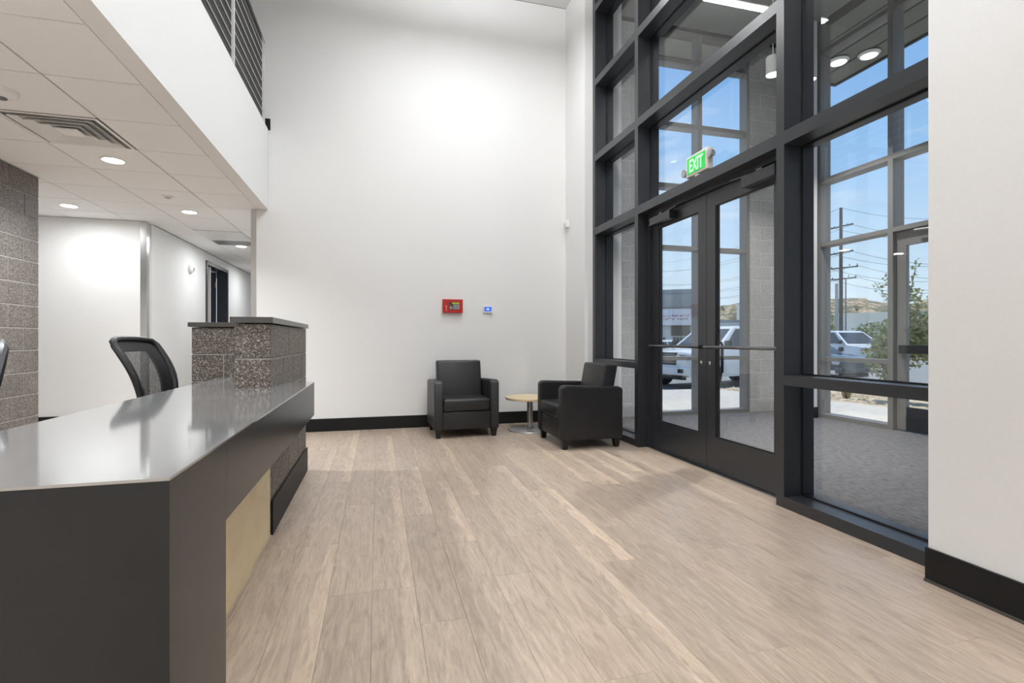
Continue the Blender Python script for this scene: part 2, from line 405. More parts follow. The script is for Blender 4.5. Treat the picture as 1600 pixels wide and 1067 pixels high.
# ---- left masonry wall of split blocks
WX = -3.046
wl = struct(bobj('wall_left', (WX-0.19, WX-0.004, 2.3, 5.655, 0, ZC-0.004), 'mortar'), 'brown speckled concrete block wall at left edge')
bcache = {}
def block_mesh(mat, lx, ly, lz=0.191):
    k = (mat, round(lx, 3), round(ly, 3), round(lz, 3))
    if k not in bcache:
        bm = bmesh.new(); box(bm, -lx/2, lx/2, -ly/2, ly/2, -lz/2, lz/2, bev=0.003, seg=1); bcache[k] = mesh('block', bm, mat)
    return bcache[k]
def put_block(mat, x0, x1, y0, y1, z0, z1, parent):
    return link('block', block_mesh(mat, x1-x0, y1-y0, z1-z0), parent, tuple(Vector(((x0+x1)/2, (y0+y1)/2, (z0+z1)/2)) - origin(parent)))
for k in range(13):
    z0, z1 = k*0.2005 + 0.0045, min((k+1)*0.2005 - 0.0045, ZC-0.006)
    y = 5.66; first = 0.398 if k % 2 == 0 else 0.199
    while y > 2.32:
        l = first if y == 5.66 else 0.398
        put_block('block_wall', WX-0.195, WX, max(y-l+0.009, 2.3), y, z0, z1, wl); y -= l

# ---- tiled ceiling below the mezzanine
cl = struct(bobj('ceiling_lower', (-4.4, -1.345, -2.6, 14.0, ZC+0.012, ZC+0.035), 'ceiling_grid'), 'white suspended tile ceiling under the mezzanine')
XS = [-1.345, -1.846, -2.446, -3.046, -3.646, -4.246]
tcache = {}
DIFF = (-2.446, -1.846, 4.05, 4.645)
y = 2.858 - 9*0.595
while y < 13.9:
    for i in range(5):
        xb, xa = XS[i], XS[i+1]
        a, c_ = max(y, -2.6), min(y+0.595, 14.0)
        if a > 7.3 and xa < -2.86: xa = -2.846
        if a > 7.3 and xb <= -2.86: continue
        if a > 6.4 and xb > -1.36: xb = -1.362
        if abs(a-DIFF[2]) < 0.05 and abs(xa-DIFF[0]) < 0.01: continue
        w, l = xb-xa-0.010, c_-a-0.010
        key = (round(w, 3), round(l, 3))
        if key not in tcache:
            bm = bmesh.new(); box(bm, -w/2, w/2, -l/2, l/2, 0, 0.012, bev=0.002, seg=1); tcache[key] = mesh('ceiling_tile', bm, 'ceiling_tile')
        link('ceiling_tile', tcache[key], cl, tuple(Vector(((xa+xb)/2, (a+c_)/2, ZC)) - origin(cl)))
    y += 0.595

# ---- steel corner guards
def guard(name, x0, x1, y0, y1, label):
    o = bmesh.new(); box(o, x0, x1, y0, y1, 0.16, ZC-0.006, bev=0.002, seg=1)
    tag(obj(name, o, 'steel'), label, 'corner guard')
bm = bmesh.new(); box(bm, -1.412, -1.355, YB-0.003, YB-0.001, 0.16, ZC-0.008); box(bm, -1.412, -1.402, YB-0.001, YB+0.055, 0.16, ZC-0.008)
tag(obj('corner_guard', bm, 'steel'), 'polished steel corner guard on the end of the tall white wall', 'corner guard')
bm = bmesh.new(); box(bm, -2.915, -2.842, 7.404, 7.4085, 0.16, ZC-0.008); box(bm, -2.8475, -2.842, 7.4085, 7.475, 0.16, ZC-0.008)
tag(obj('corner_guard', bm, 'steel'), 'polished steel corner guard at the hallway corner behind the desk', 'corner guard')

# ---- hallway door
d3 = struct(thing('door_1', loc=(-2.85, 10.36, 0)), 'dark framed doorway in the hallway wall, door ajar')
for yy in (9.705, 10.955): bobj('door_jamb', (-3.025, -2.835, yy, yy+0.06, 0, 2.455), 'frame_dark', d3)
bobj('door_head', (-3.025, -2.835, 9.765, 10.955, 2.395, 2.455), 'frame_dark', d3)
bobj('side_light_frame', (-2.97, -2.90, 10.10, 10.16, 0, 2.395), 'pinkish_housing', d3)
lf = bobj('door_leaf', (-3.55, -3.03, 10.9, 10.945, 0.01, 2.39), 'frame_dark', d3)
for zz in (0.3, 1.2, 2.1): bobj('hinge', (-3.035, -3.02, 10.885, 10.898, zz, zz+0.1), 'brass', lf)

# ================================================================== GLASS FRONT
GX = 2.715          # glass line of the inner storefront
LEV = ((2.372, 2.458), (3.268, 3.350), (4.184, 4.268), (5.09, 5.17))
w1 = struct(thing('window_1', loc=(2.66, 3.70, 0)), 'tall black framed storefront glazing between lobby and vestibule')
FX0, FX1 = 2.56, 2.80
for a, c_ in ((5.664, 5.738), (4.622, 4.690), (2.716, 2.782), (1.735, 1.79)):
    bobj('mullion', (FX0, FX1, a, c_, 0, ZT), 'frame_dark', w1)
def rail(y0, y1, z0, z1, par=w1, x0=FX0, x1=FX1, m='frame_dark'): return bobj('rail', (x0, x1, y0, y1, z0, z1), m, par)
def pane(y0, y1, z0, z1, par=w1, x=GX, trim=True):
    p = bobj('pane', (x-0.004, x+0.004, y0+0.006, y1-0.006, z0+0.006, z1-0.006), 'glass', par)
    if trim:
        bm = bmesh.new()
        for (b0, b1, c0, c1) in ((y0, y0+0.010, z0, z1), (y1-0.010, y1, z0, z1), (y0+0.010, y1-0.010, z0, z0+0.010), (y0+0.010, y1-0.010, z1-0.010, z1)):
            box(bm, x-0.016, x-0.0045, b0, b1, c0, c1)
        obj('gasket', bm, 'gasket', par)
for (a, c_) in ((4.690, 5.664), (1.79, 2.716)):
    rail(a, c_, 0.0, 0.072); rail(a, c_, 0.80, 0.865)
    pane(a, c_, 0.072, 0.80); prev = 0.865
    for z0, z1 in LEV:
        if c_ < 3 and z0 in (3.268, 5.09): continue
        rail(a, c_, z0, z1); pane(a, c_, prev, z0); prev = z1
    pane(a, c_, prev, ZT)
a, c_ = 2.782, 4.622
prev = 2.458
rail(a, c_, 2.372, 2.458)
for z0, z1 in LEV[1:]:
    if z0 == 4.184 and False: continue
    rail(a, c_, z0, z1); pane(a, c_, prev, z0); prev = z1
pane(a, c_, prev, ZT)
# door frame inside the opening
for y0, y1 in ((4.565, 4.622), (2.782, 2.825)): bobj('door_jamb', (2.66, FX1, y0, y1, 0, 2.372), 'frame_dark', w1)
bobj('door_head', (2.66, FX1, 2.825, 4.565, 2.335, 2.372), 'frame_dark', w1)
bobj('threshold', (2.645, FX1, 2.825, 4.565, 0.0, 0.012), 'steel', w1)

DX0, DX1 = 2.690, 2.735
def leaf(name, y0, y1, hinge_high, label):
    """glass entrance leaf between y0 and y1"""
    d = struct(thing(name, loc=(2.712, (y0+y1)/2, 0)), label)
    bobj('stile', (DX0, DX1, y0, y0+0.112, 0.016, 2.33), 'frame_dark', d)
    bobj('stile', (DX0, DX1, y1-0.112, y1, 0.016, 2.33), 'frame_dark', d)
    bobj('bottom_rail', (DX0, DX1, y0+0.112, y1-0.112, 0.016, 0.290), 'frame_dark', d)
    bobj('top_rail', (DX0, DX1, y0+0.112, y1-0.112, 2.205, 2.33), 'frame_dark', d)
    pane(y0+0.112, y1-0.112, 0.290, 2.205, d, x=2.712)
    # crossbar for pushing
    bm = bmesh.new(); tube(bm, [(2.640, y0+0.03, 1.035), (2.640, y1-0.03, 1.035)], 0.0135, 10); pb = obj('push_bar', bm, 'steel_dark', d, True)
    for yy in (y0+0.05, y1-0.05): bobj('bar_bracket', (2.640, 2.690, yy-0.012, yy+0.012, 1.020, 1.05), 'frame_dark', pb)
    # closer and arm
    yc0, yc1 = (y0+0.03, y0+0.36) if not hinge_high else (y1-0.42, y1-0.06)
    cb = bobj('closer', (2.615, 2.690, yc0, yc1, 2.225, 2.305), 'frame_dark', d, bev=0.004)
    bm = bmesh.new(); m_ = (yc0+yc1)/2
    tube(bm, [(2.650, m_, 2.312), (2.635, m_+(0.30 if not hinge_high else -0.26), 2.322)], 0.009, 8)
    box(bm, 2.63, 2.672, m_-0.03, m_+0.03, 2.305, 2.322)
    obj('closer_arm', bm, 'steel_dark', cb)
    # outside pull
    ys = y1-0.055 if not hinge_high else y0+0.055
    bm = bmesh.new(); tube(bm, [(2.735, ys, 0.80), (2.79, ys, 0.80), (2.80, ys, 0.82), (2.80, ys, 1.05), (2.79, ys, 1.07), (2.735, ys, 1.07)], 0.012, 8); obj('pull_handle', bm, 'black_plastic', d, True)
    # lock cylinder
    bm = bmesh.new(); lathe(bm, [(0.016, 0), (0.016, 0.012), (0.010, 0.016)], 14, (DX0, ys, 0.90), 'x')
    for v in bm.verts: v.co.x = 2*DX0 - v.co.x
    obj('lock', bm, 'steel', d, True)
    return d
leaf('door_2', 3.697, 4.562, True, 'left leaf of the black framed glass double door')
leaf('door_3', 2.828, 3.692, False, 'right leaf of the black framed glass double door')

# ================================================================== VESTIBULE
struct(bobj('floor_vestibule', (2.705, 6.25, 0.4, 6.6, -0.12, 0.0), 'carpet'), 'grey carpet in the glazed vestibule')
struct(bobj('wall_vestibule_near', (2.96, 6.25, 0.25, 0.40, 0, ZT), 'wall_paint'))
struct(bobj('ceiling_vestibule', (2.96, 6.05, 0.42, 6.35, ZT+0.02, ZT+0.2), 'vestibule_ceiling'))
struct(bobj('wall_vestibule_far', (2.96, 3.232, 6.41, 6.60, 0, ZT), 'wall_paint'))
def pier(name, x0, x1, label):
    p = struct(bobj(name, (x0+0.004, x1-0.004, 6.414, 6.60, 0, ZT), 'mortar_pale'), label)
    for k in range(28):
        z0, z1 = k*0.2005 + 0.004, min((k+1)*0.2005-0.004, ZT-0.002)
        if z1 - z0 < 0.05: continue
        x = x0; first = 0.199 if k % 2 else 0.398
        while x < x1 - 0.02:
            l = first if x == x0 else 0.398
            e = min(x+l, x1)
            if x1 - e < 0.06: e = x1
            put_block('block_pale', x, e-0.008, 6.41, 6.60, z0, z1, p); x = e
    return p
pier('wall_pier_left', 3.236, 3.76, 'pale grey block pier left of the far vestibule window')
pier('wall_pier_right', 5.424, 6.025, 'pale grey block pier right of the far vestibule window')
struct(bobj('wall_vestibule_corner', (5.75, 5.955, 5.72, 5.84, 0.0, ZT), 'wall_paint'))
struct(bobj('wall_vestibule_side', (6.03, 6.21, 5.805, 6.60, 0.0, ZT), 'wall_paint'))
struct(bobj('baseboard_vestibule', (5.745, 5.96, 5.708, 5.719, 0.0, 0.152), 'black_base'))
# far window of the vestibule
w2 = struct(thing('window_2', loc=(4.55, 6.5, 0)), 'far vestibule window looking to the parking lot')
ZL = ((0.0, 0.055), (0.795, 0.850), (2.40, 2.455), (3.285, 3.35), (4.175, 4.235), (5.10, 5.16))
XM = ((3.765, 3.83), (4.53, 4.60), (5.375, 5.42))
for a, c_ in XM: bobj('mullion', (a, c_, 6.42, 6.58, 0, ZT), 'frame_outer', w2)
for a, c_ in ((3.83, 4.53), (4.60, 5.375)):
    prev = None
    for z0, z1 in ZL:
        bobj('rail', (a, c_, 6.42, 6.58, z0, z1), 'frame_outer', w2)
        if prev is not None: bobj('pane', (a+0.005, c_-0.005, 6.496, 6.504, prev+0.005, z0-0.005), 'glass', w2)
        prev = z1
    bobj('pane', (a+0.005, c_-0.005, 6.496, 6.504, prev+0.005, ZT), 'glass', w2)
o = bobj('card_reader', (4.528, 4.602, 6.395, 6.419, 1.42, 1.60), 'black_plastic', w2, bev=0.004)
bobj('reader_face', (4.538, 4.592, 6.392, 6.395, 1.44, 1.54), 'steel_dark', o)
# outer window and door
w3 = struct(thing('window_3', loc=(6.1, 3.2, 0)), 'outer vestibule storefront with street door')
for a, c_ in ((5.74, 5.80), (4.705, 4.77), (3.60, 3.66), (2.4, 2.5), (0.45, 0.55)): bobj('mullion', (6.03, 6.21, a, c_, 0, ZT), 'frame_outer', w3)
for a, c_ in ((4.77, 5.74), (3.66, 4.705), (2.5, 3.60), (0.55, 2.4)):
    prev = None
    for z0, z1 in ZL:
        isdoor = a in (3.66, 2.5)
        if isdoor and z0 < 2.3: continue
        bobj('rail', (6.03, 6.21, a, c_, z0, z1), 'frame_outer', w3)
        if prev is not None: bobj('pane', (6.116, 6.124, a+0.005, c_-0.005, prev+0.005, z0-0.005), 'glass', w3)
        prev = z1
    bobj('pane', (6.116, 6.124, a+0.005, c_-0.005, prev+0.005, ZT), 'glass', w3)
def street_leaf(name, y0, y1, label):
    d = struct(thing(name, loc=(6.12, (y0+y1)/2, 0)), label)
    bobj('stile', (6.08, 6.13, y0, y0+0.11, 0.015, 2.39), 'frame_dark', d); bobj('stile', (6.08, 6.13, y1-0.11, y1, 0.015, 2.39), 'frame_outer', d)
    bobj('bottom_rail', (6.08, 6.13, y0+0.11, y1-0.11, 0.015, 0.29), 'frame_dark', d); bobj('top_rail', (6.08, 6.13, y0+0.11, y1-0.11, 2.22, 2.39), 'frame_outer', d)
    bobj('pane', (6.10, 6.108, y0+0.115, y1-0.115, 0.295, 2.215), 'glass', d)
    bobj('push_bar', (6.02, 6.079, y0+0.06, y1-0.06, 0.93, 1.03), 'black_plastic', d, bev=0.006)
    cb = bobj('closer', (6.0, 6.079, y0+0.05, y0+0.35, 2.25, 2.33), 'frame_outer', d)
    bm = bmesh.new(); tube(bm, [(6.04, y0+0.25, 2.34), (6.02, y1-0.25, 2.37)], 0.012); obj('closer_arm', bm, 'grey_metal', cb)
street_leaf('door_4', 3.67, 4.695, 'dark framed glass street door of the vestibule')
street_leaf('door_5', 2.51, 3.59, 'second street door of the vestibule behind the white wall')
# vestibule pendants
def cyl_pendant(x, y, z, r, label):
    t = thing('pendant_lamp', label, 'pendant lamp', (x, y, z), 0, 'cylinder pendants in the vestibule')
    bm = bmesh.new(); tube(bm, [(0, 0, 0.17), (0, 0, ZT+0.02-z)], 0.004, 6); obj('cord', bm, 'white_plastic', t, local=True)
    bm = bmesh.new(); lathe(bm, [(r*0.86, 0.012), (r, 0.0), (r, 0.17), (r*0.9, 0.18)], 24); obj('lamp_body', bm, 'white_plastic', t, True, local=True)
    bm = bmesh.new(); lathe(bm, [(r*0.84, 0.001), (r*0.84, 0.011)], 24); obj('lamp_diffuser', bm, 'lamp_glow', t, local=True)
    l = bpy.data.lights.new('pendant_glow', 'AREA'); l.shape = 'DISK'; l.size = r*1.6; l.energy = VEST_W; l.spread = math.radians(100); l.color = (1, 0.97, 0.93)
    lo = bpy.data.objects.new('pendant_glow', l); C.objects.link(lo); lo.parent = t; lo.location = (0, 0, -0.006)
cyl_pendant(3.79, 4.16, 3.72, 0.065, 'white cylinder pendant lamp hanging in the vestibule above the double door')
cyl_pendant(5.13, 5.02, 4.28, 0.060, 'white cylinder pendant lamp hanging in the vestibule beside the white corner')

# roof canopy outside
CZ = 5.56
cp = struct(thing('ceiling_canopy', loc=(6.9, 3.0, CZ)), 'dark roof canopy outside the vestibule')
bm = bmesh.new(); prism(bm, [(6.215, 0.2), (7.72, 0.2), (7.72, 7.04), (2.96, 7.04), (2.96, 6.61), (6.215, 6.61)], CZ, CZ+0.25); obj('soffit', bm, 'canopy_soffit', cp)
bm = bmesh.new(); prism(bm, [(7.72, 0.2), (7.76, 0.2), (7.76, 7.08), (2.96, 7.08), (2.96, 7.04), (7.72, 7.04)], CZ-0.03, CZ+0.26); obj('canopy_edge', bm, 'canopy_edge', cp)
for k in range(3): bobj('soffit_seam', (6.55+0.38*k, 6.575+0.38*k, 0.25, 7.0, CZ-0.008, CZ-0.001), 'canopy_edge', cp)
for (x, y) in ((7.39, 6.14), (7.10, 6.42), (7.2, 4.6), (7.2, 2.9)):
    t = tag(thing('canopy_downlight', loc=(x, y, CZ-0.012)), {6.14: 'round canopy light nearest the canopy corner outside', 6.42: 'round canopy light half hidden behind the vestibule mullion', 4.6: 'round canopy light high above the street door', 2.9: 'round canopy light beyond the second street door'}[y], 'ceiling light', 'canopy lights')
    bm = bmesh.new(); lathe(bm, [(0.14, 0.0), (0.15, -0.012), (0.12, -0.045), (0.11, -0.03)], 24); obj('housing', bm, 'white_plastic', t, True, local=True)
    bm = bmesh.new(); lathe(bm, [(0.105, -0.046), (0.115, -0.031)], 24); obj('lens', bm, 'lamp_soft', t, local=True)
# roof slab keeps the sky out of the joints
struct(bobj('ceiling_roof', (-4.6, 7.7, -2.8, 7.0, ZT+0.262, ZT+0.5), 'canopy_edge'))

# ================================================================== MEZZANINE RAILING
rl = tag(thing('mezzanine_railing', loc=(-1.26, 3.0, 3.54)), 'black slatted railing with steel cables and posts along the mezzanine edge', 'railing')
R0, R1 = 3.565, 4.455
POST = [6.25, 5.0, 3.75, 2.5, 1.25, 0.0]
for i, yy in enumerate(POST):
    bobj('post', (-1.262, -1.238, yy-0.013, yy+0.013, 3.541, R1+0.004), 'white_plastic', rl)
for i in range(len(POST)-1):
    y0, y1 = POST[i+1]+0.014, POST[i]-0.014
    n = 8; h = (R1-0.02-R0)/n
    for k in range(n):
        z0 = R0 + k*h
        bobj('slat', (-1.275, -1.264, y0, y1, z0+0.002, z0+h-0.002), 'slat_black', rl)
        if k:
            bm = bmesh.new(); tube(bm, [(-1.252, y0, z0), (-1.252, y1, z0)], 0.0038, 6); obj('cable', bm, 'white_plastic', rl)
bobj('top_rail', (-1.272, -1.232, 0.0, 6.263, R1+0.004, R1+0.02), 'steel', rl)
bobj('bottom_rail', (-1.266, -1.236, 0.0, 6.236, 3.543, 3.556), 'steel', rl)

# ================================================================== LAMPS
def linear_pendant(x0, x1, y, z, label):
    t = thing('linear_pendant', label, 'pendant light', ((x0+x1)/2, y, z), 0, 'long white pendant lights over the lobby')
    L = (x1-x0)/2
    bm = bmesh.new(); box(bm, -L, L, -0.05, 0.05, 0.012, 0.09, bev=0.004, seg=1); obj('housing', bm, 'white_plastic', t, local=True)
    bm = bmesh.new(); box(bm, -L+0.01, L-0.01, -0.044, 0.044, 0.0, 0.0115); obj('diffuser', bm, 'lamp_glow', t, local=True)
    for s in (-1, 1):
        bm = bmesh.new(); tube(bm, [(s*L*0.8, 0, 0.09), (s*L*0.8, 0, ZT+0.004-z)], 0.003, 6); obj('cord', bm, 'steel', t, local=True)
    l = bpy.data.lights.new('pendant_strip', 'AREA'); l.shape = 'RECTANGLE'; l.size = 2*L-0.02; l.size_y = 0.09; l.energy = PENDANT_W; l.color = (0.965, 0.985, 1.0)
    lo = bpy.data.objects.new('pendant_strip', l); C.objects.link(lo); lo.parent = t; lo.location = (0, 0, -0.004)
    bm = bmesh.new(); box(bm, -L+0.01, L-0.01, -0.04, 0.04, 0.0905, 0.096); obj('added_up_diffuser', bm, 'lamp_soft', t, local=True)  # glowing strip added on top of the housing to go with the uplight
    l = bpy.data.lights.new('added_uplight', 'AREA'); l.shape = 'RECTANGLE'; l.size = 2*L-0.02; l.size_y = 0.08; l.energy = UP_W; l.color = (0.965, 0.985, 1.0)  # upward lamp added to brighten the ceiling and even out the room
    lo = bpy.data.objects.new('added_uplight', l); C.objects.link(lo); lo.parent = t; lo.location = (0, 0, 0.10); lo.rotation_euler = (PI, 0, 0)
linear_pendant(0.15, 1.95, 4.95, 4.97, 'long white pendant light reflected at the top of the door glazing')
linear_pendant(0.15, 1.95, 3.1, 4.97, 'long white pendant light reflected at the top of the right window')
linear_pendant(0.15, 1.95, 1.2, 4.97, 'long white pendant light above the camera side of the lobby')
linear_pendant(0.15, 1.95, -0.9, 4.97, 'long white pendant light over the rear of the lobby')

def downlight(x, y, label, d=0.075):
    hall = y > 6
    t = thing('downlight', label, 'ceiling light', (x, y, ZC), 0, 'recessed downlights in the tiled ceiling')
    bm = bmesh.new(); lathe(bm, [(d+0.014, -0.001), (d+0.012, -0.007), (d+0.002, -0.007), (d, -0.002)], 28); obj('trim_ring', bm, 'white_plastic', t, True, local=True)
    bm = bmesh.new(); lathe(bm, [(d-0.003, -0.0095), (d-0.003, -0.0075)], 28); obj('lens', bm, 'lamp_glow', t, local=True)
    l = bpy.data.lights.new('downlight_beam', 'AREA'); l.shape = 'DISK'; l.size = d*1.8; l.energy = HALL_W if hall else DOWN_W; l.spread = math.radians(175 if hall else 140); l.color = (0.95, 0.98, 1.0)
    lo = bpy.data.objects.new('downlight_beam', l); C.objects.link(lo); lo.parent = t; lo.location = (0, 0, -0.014)
downlight(-2.145, 4.95, 'lit downlight next to the square air diffuser')
downlight(-3.354, 6.76, 'lit downlight in front of the white hall wall')
downlight(-2.148, 6.73, 'lit downlight at the mouth of the hallway')
downlight(-2.13, 9.0, 'lit downlight deep in the hallway beside the doorway')
downlight(-2.145, 2.57, 'added unseen downlight over the near end of the reception desk')  # out of view, added so floor bounce brightens the tiles
downlight(-2.13, 11.6, 'lit downlight at the far end of the hallway')
downlight(-2.145, 0.2, 'added unseen downlight in the ceiling behind the camera side')  # added beyond the frame to lift the tiled ceiling
downlight(-3.354, 2.57, 'added unseen downlight near the block wall over the desk side')  # extra lamp outside the view, added for bounce onto the tiles
downlight(-2.145, -1.6, 'added unseen downlight in the rear corner of the tiled ceiling')  # unseen, added as more bounce light for the tiled ceiling
# sprinkler, detectors, strobe, diffuser
t = thing('sprinkler', 'small recessed sprinkler cover in a ceiling tile', 'sprinkler', (-2.139, 6.068, ZC))
bm = bmesh.new(); lathe(bm, [(0.055, 0.0), (0.055, -0.006), (0.045, -0.010)], 20); obj('cover_plate', bm, 'white_plastic', t, True, local=True)
bm = bmesh.new(); lathe(bm, [(0.030, -0.010), (0.022, -0.020)], 16); obj('plug', bm, 'grey_metal', t, True, local=True)
t = thing('smoke_detector', 'round white smoke detector on the ceiling by the air diffuser', 'smoke detector', (-2.20, 3.74, ZC))
bm = bmesh.new(); lathe(bm, [(0.085, 0.0), (0.085, -0.012), (0.070, -0.035), (0.045, -0.045)], 28); obj('housing', bm, 'white_plastic', t, True, local=True)
bm = bmesh.new(); lathe(bm, [(0.030, -0.0452), (0.026, -0.052)], 16); obj('sensor', bm, 'steel_dark', t, True, local=True)
t = thing('wall_strobe', 'round white alarm strobe high on the hallway wall', 'alarm', (-2.85, 8.94, 2.2))
bm = bmesh.new(); lathe(bm, [(0.075, 0.0), (0.075, 0.02), (0.05, 0.05), (0.03, 0.055)], 24, axis='x'); obj('housing', bm, 'white_plastic', t, True, local=True)
bm = bmesh.new(); box(bm, 0.056, 0.075, -0.02, 0.02, -0.025, 0.02, bev=0.004); obj('lens', bm, 'lens_clear', t, local=True)
x0, x1, y0, y1 = DIFF
t = thing('air_diffuser', 'square white ceiling air diffuser with stepped louvres', 'air vent', ((x0+x1)/2, (y0+y1)/2, ZC))
def ring(bm, h0, h1, z0, z1, th=0.004):
    for (sx, sy) in ((1, 0), (-1, 0), (0, 1), (0, -1)):
        if sx:
            q = [(sx*h0, -h0, z0), (sx*h0, h0, z0), (sx*h1, h1, z1), (sx*h1, -h1, z1)]
        else:
            q = [(-h0, sy*h0, z0), (h0, sy*h0, z0), (h1, sy*h1, z1), (-h1, sy*h1, z1)]
        a = [bm.verts.new(p) for p in q]; c_ = [bm.verts.new((p[0], p[1], p[2]+th)) for p in q]
        bm.faces.new(a); bm.faces.new(c_[::-1])
        for i in range(4): bm.faces.new((a[i], a[(i+1) % 4], c_[(i+1) % 4], c_[i]))
bm = bmesh.new(); ring(bm, 0.293, 0.272, -0.004, -0.004); obj('frame', bm, 'white_plastic', t, local=True)
bm = bmesh.new(); box(bm, -0.272, 0.272, -0.272, 0.272, 0.075, 0.08); obj('plenum', bm, 'ceiling_grid', t, local=True)
for h in (0.245, 0.185, 0.125):
    bm = bmesh.new(); ring(bm, h, h-0.05, -0.012, 0.032); obj('louvre', bm, 'white_plastic', t, local=True)
bm = bmesh.new(); box(bm, -0.07, 0.07, -0.07, 0.07, -0.010, -0.002, bev=0.003); obj('centre_plate', bm, 'white_plastic', t, local=True)
t = thing('return_grille', 'pale rectangular air grille in the hallway ceiling', 'air vent', (-2.15, 8.35, ZC))
bm = bmesh.new(); box(bm, -0.30, 0.30, -0.55, 0.55, -0.012, -0.002, bev=0.003); obj('plate', bm, 'white_plastic', t, local=True)
for k in range(7):
    bm = bmesh.new(); box(bm, -0.26, 0.26, 0.14+k*0.05, 0.165+k*0.05, -0.022, -0.0125); obj('slat', bm, 'grey_metal', t, local=True)

# ================================================================== RECEPTION DESK
DZ, DB, DR, DN = 0.828, 0.612, -0.395, 1.130
DL, DF = -1.080, 3.470
PX0, PX1, PY0, PY1 = -0.765, -0.581, 3.085, 4.535
dk = tag(thing('reception_desk', loc=(-0.74, 2.4, 0)), 'long dark reception desk with glossy grey top and waterfall end', 'desk')
bm = bmesh.new()
prism(bm, [(DL, DN), (DR, DN), (DR, DF), (PX1+0.002, DF), (PX1+0.002, PY0-0.002), (PX0-0.002, PY0-0.002), (PX0-0.002, 4.146), (DL, 4.146)], DZ-0.006, DZ)
obj('worktop', bm, 'desk_top', dk)
bm = bmesh.new(); prism(bm, [(DL, DN), (DR, DN), (DR, 1.511), (DL, 1.511)], 0.0, DZ-0.0065); obj('waterfall_end', bm, 'desk_dark', dk)
bm = bmesh.new(); box(bm, DR-0.17, DR, 1.512, DF, DB, DZ-0.0065); obj('front_fascia', bm, 'desk_dark', dk)
bm = bmesh.new(); box(bm, DL, DR-0.60, 1.512, 4.146, DZ-0.045, DZ-0.0065); obj('back_edge', bm, 'desk_dark', dk)
bobj('wood_panel', (PX1-0.025, PX1-0.001, 1.512, PY0-0.003, 0.0, DB-0.002), 'maple', dk)
bobj('support_panel', (DL+0.05, DL+0.09, 1.52, 1.56, 0.0, DZ-0.046), 'desk_dark', dk)

# masonry pier behind the desk, L shaped
mp_ = tag(thing('masonry_divider', loc=(-0.67, 3.8, 0)), 'L shaped divider of speckled brown concrete blocks with dark caps behind the desk', 'divider')
bm = bmesh.new(); prism(bm, [(PX0+0.004, PY0+0.004), (PX1-0.004, PY0+0.004), (PX1-0.004, PY1-0.004), (-1.31+0.004, PY1-0.004), (-1.31+0.004, 4.155), (PX0+0.004, 4.155)], 0.0, 1.186)
obj('mortar_core', bm, 'mortar', mp_)
J = [0.0, 0.19, 0.39, 0.59, 0.79, 0.99, 1.19]
for k in range(6):
    z0, z1 = J[k]+0.004, J[k+1]-0.004
    y = PY0; first = 0.40 if k % 2 == 0 else 0.60
    while y < PY1-0.03:
        e = min(y + (first if y == PY0 else 0.40), PY1)
        if PY1 - e < 0.1: e = PY1
        put_block('block_desk', PX0, PX1, y, e-0.007, z0, z1, mp_); y = e
    x = PX0 - 0.004; first = 0.20 if k % 2 else 0.33
    while x > -1.30:
        e = max(x - (first if x > PX0-0.01 else 0.40), -1.31)
        if e + 1.31 < 0.08: e = -1.31
        put_block('block_desk', e, x-0.007, 4.15, PY1, z0, z1, mp_); x = e
bm = bmesh.new(); box(bm, PX0-0.018, PX1+0.016, PY0-0.022, PY1+0.02, 1.1905, 1.224, bev=0.002, seg=1); obj('cap', bm, 'cap_stone', mp_)
bm = bmesh.new(); box(bm, -1.33, PX0-0.0185, 4.13, PY1+0.02, 1.1905, 1.224, bev=0.002, seg=1); obj('cap', bm, 'cap_stone', mp_)
bobj('kick_board', (PX1+0.0005, PX1+0.013, PY0, PY1+0.004, 0.0, 0.192), 'black_base', mp_)

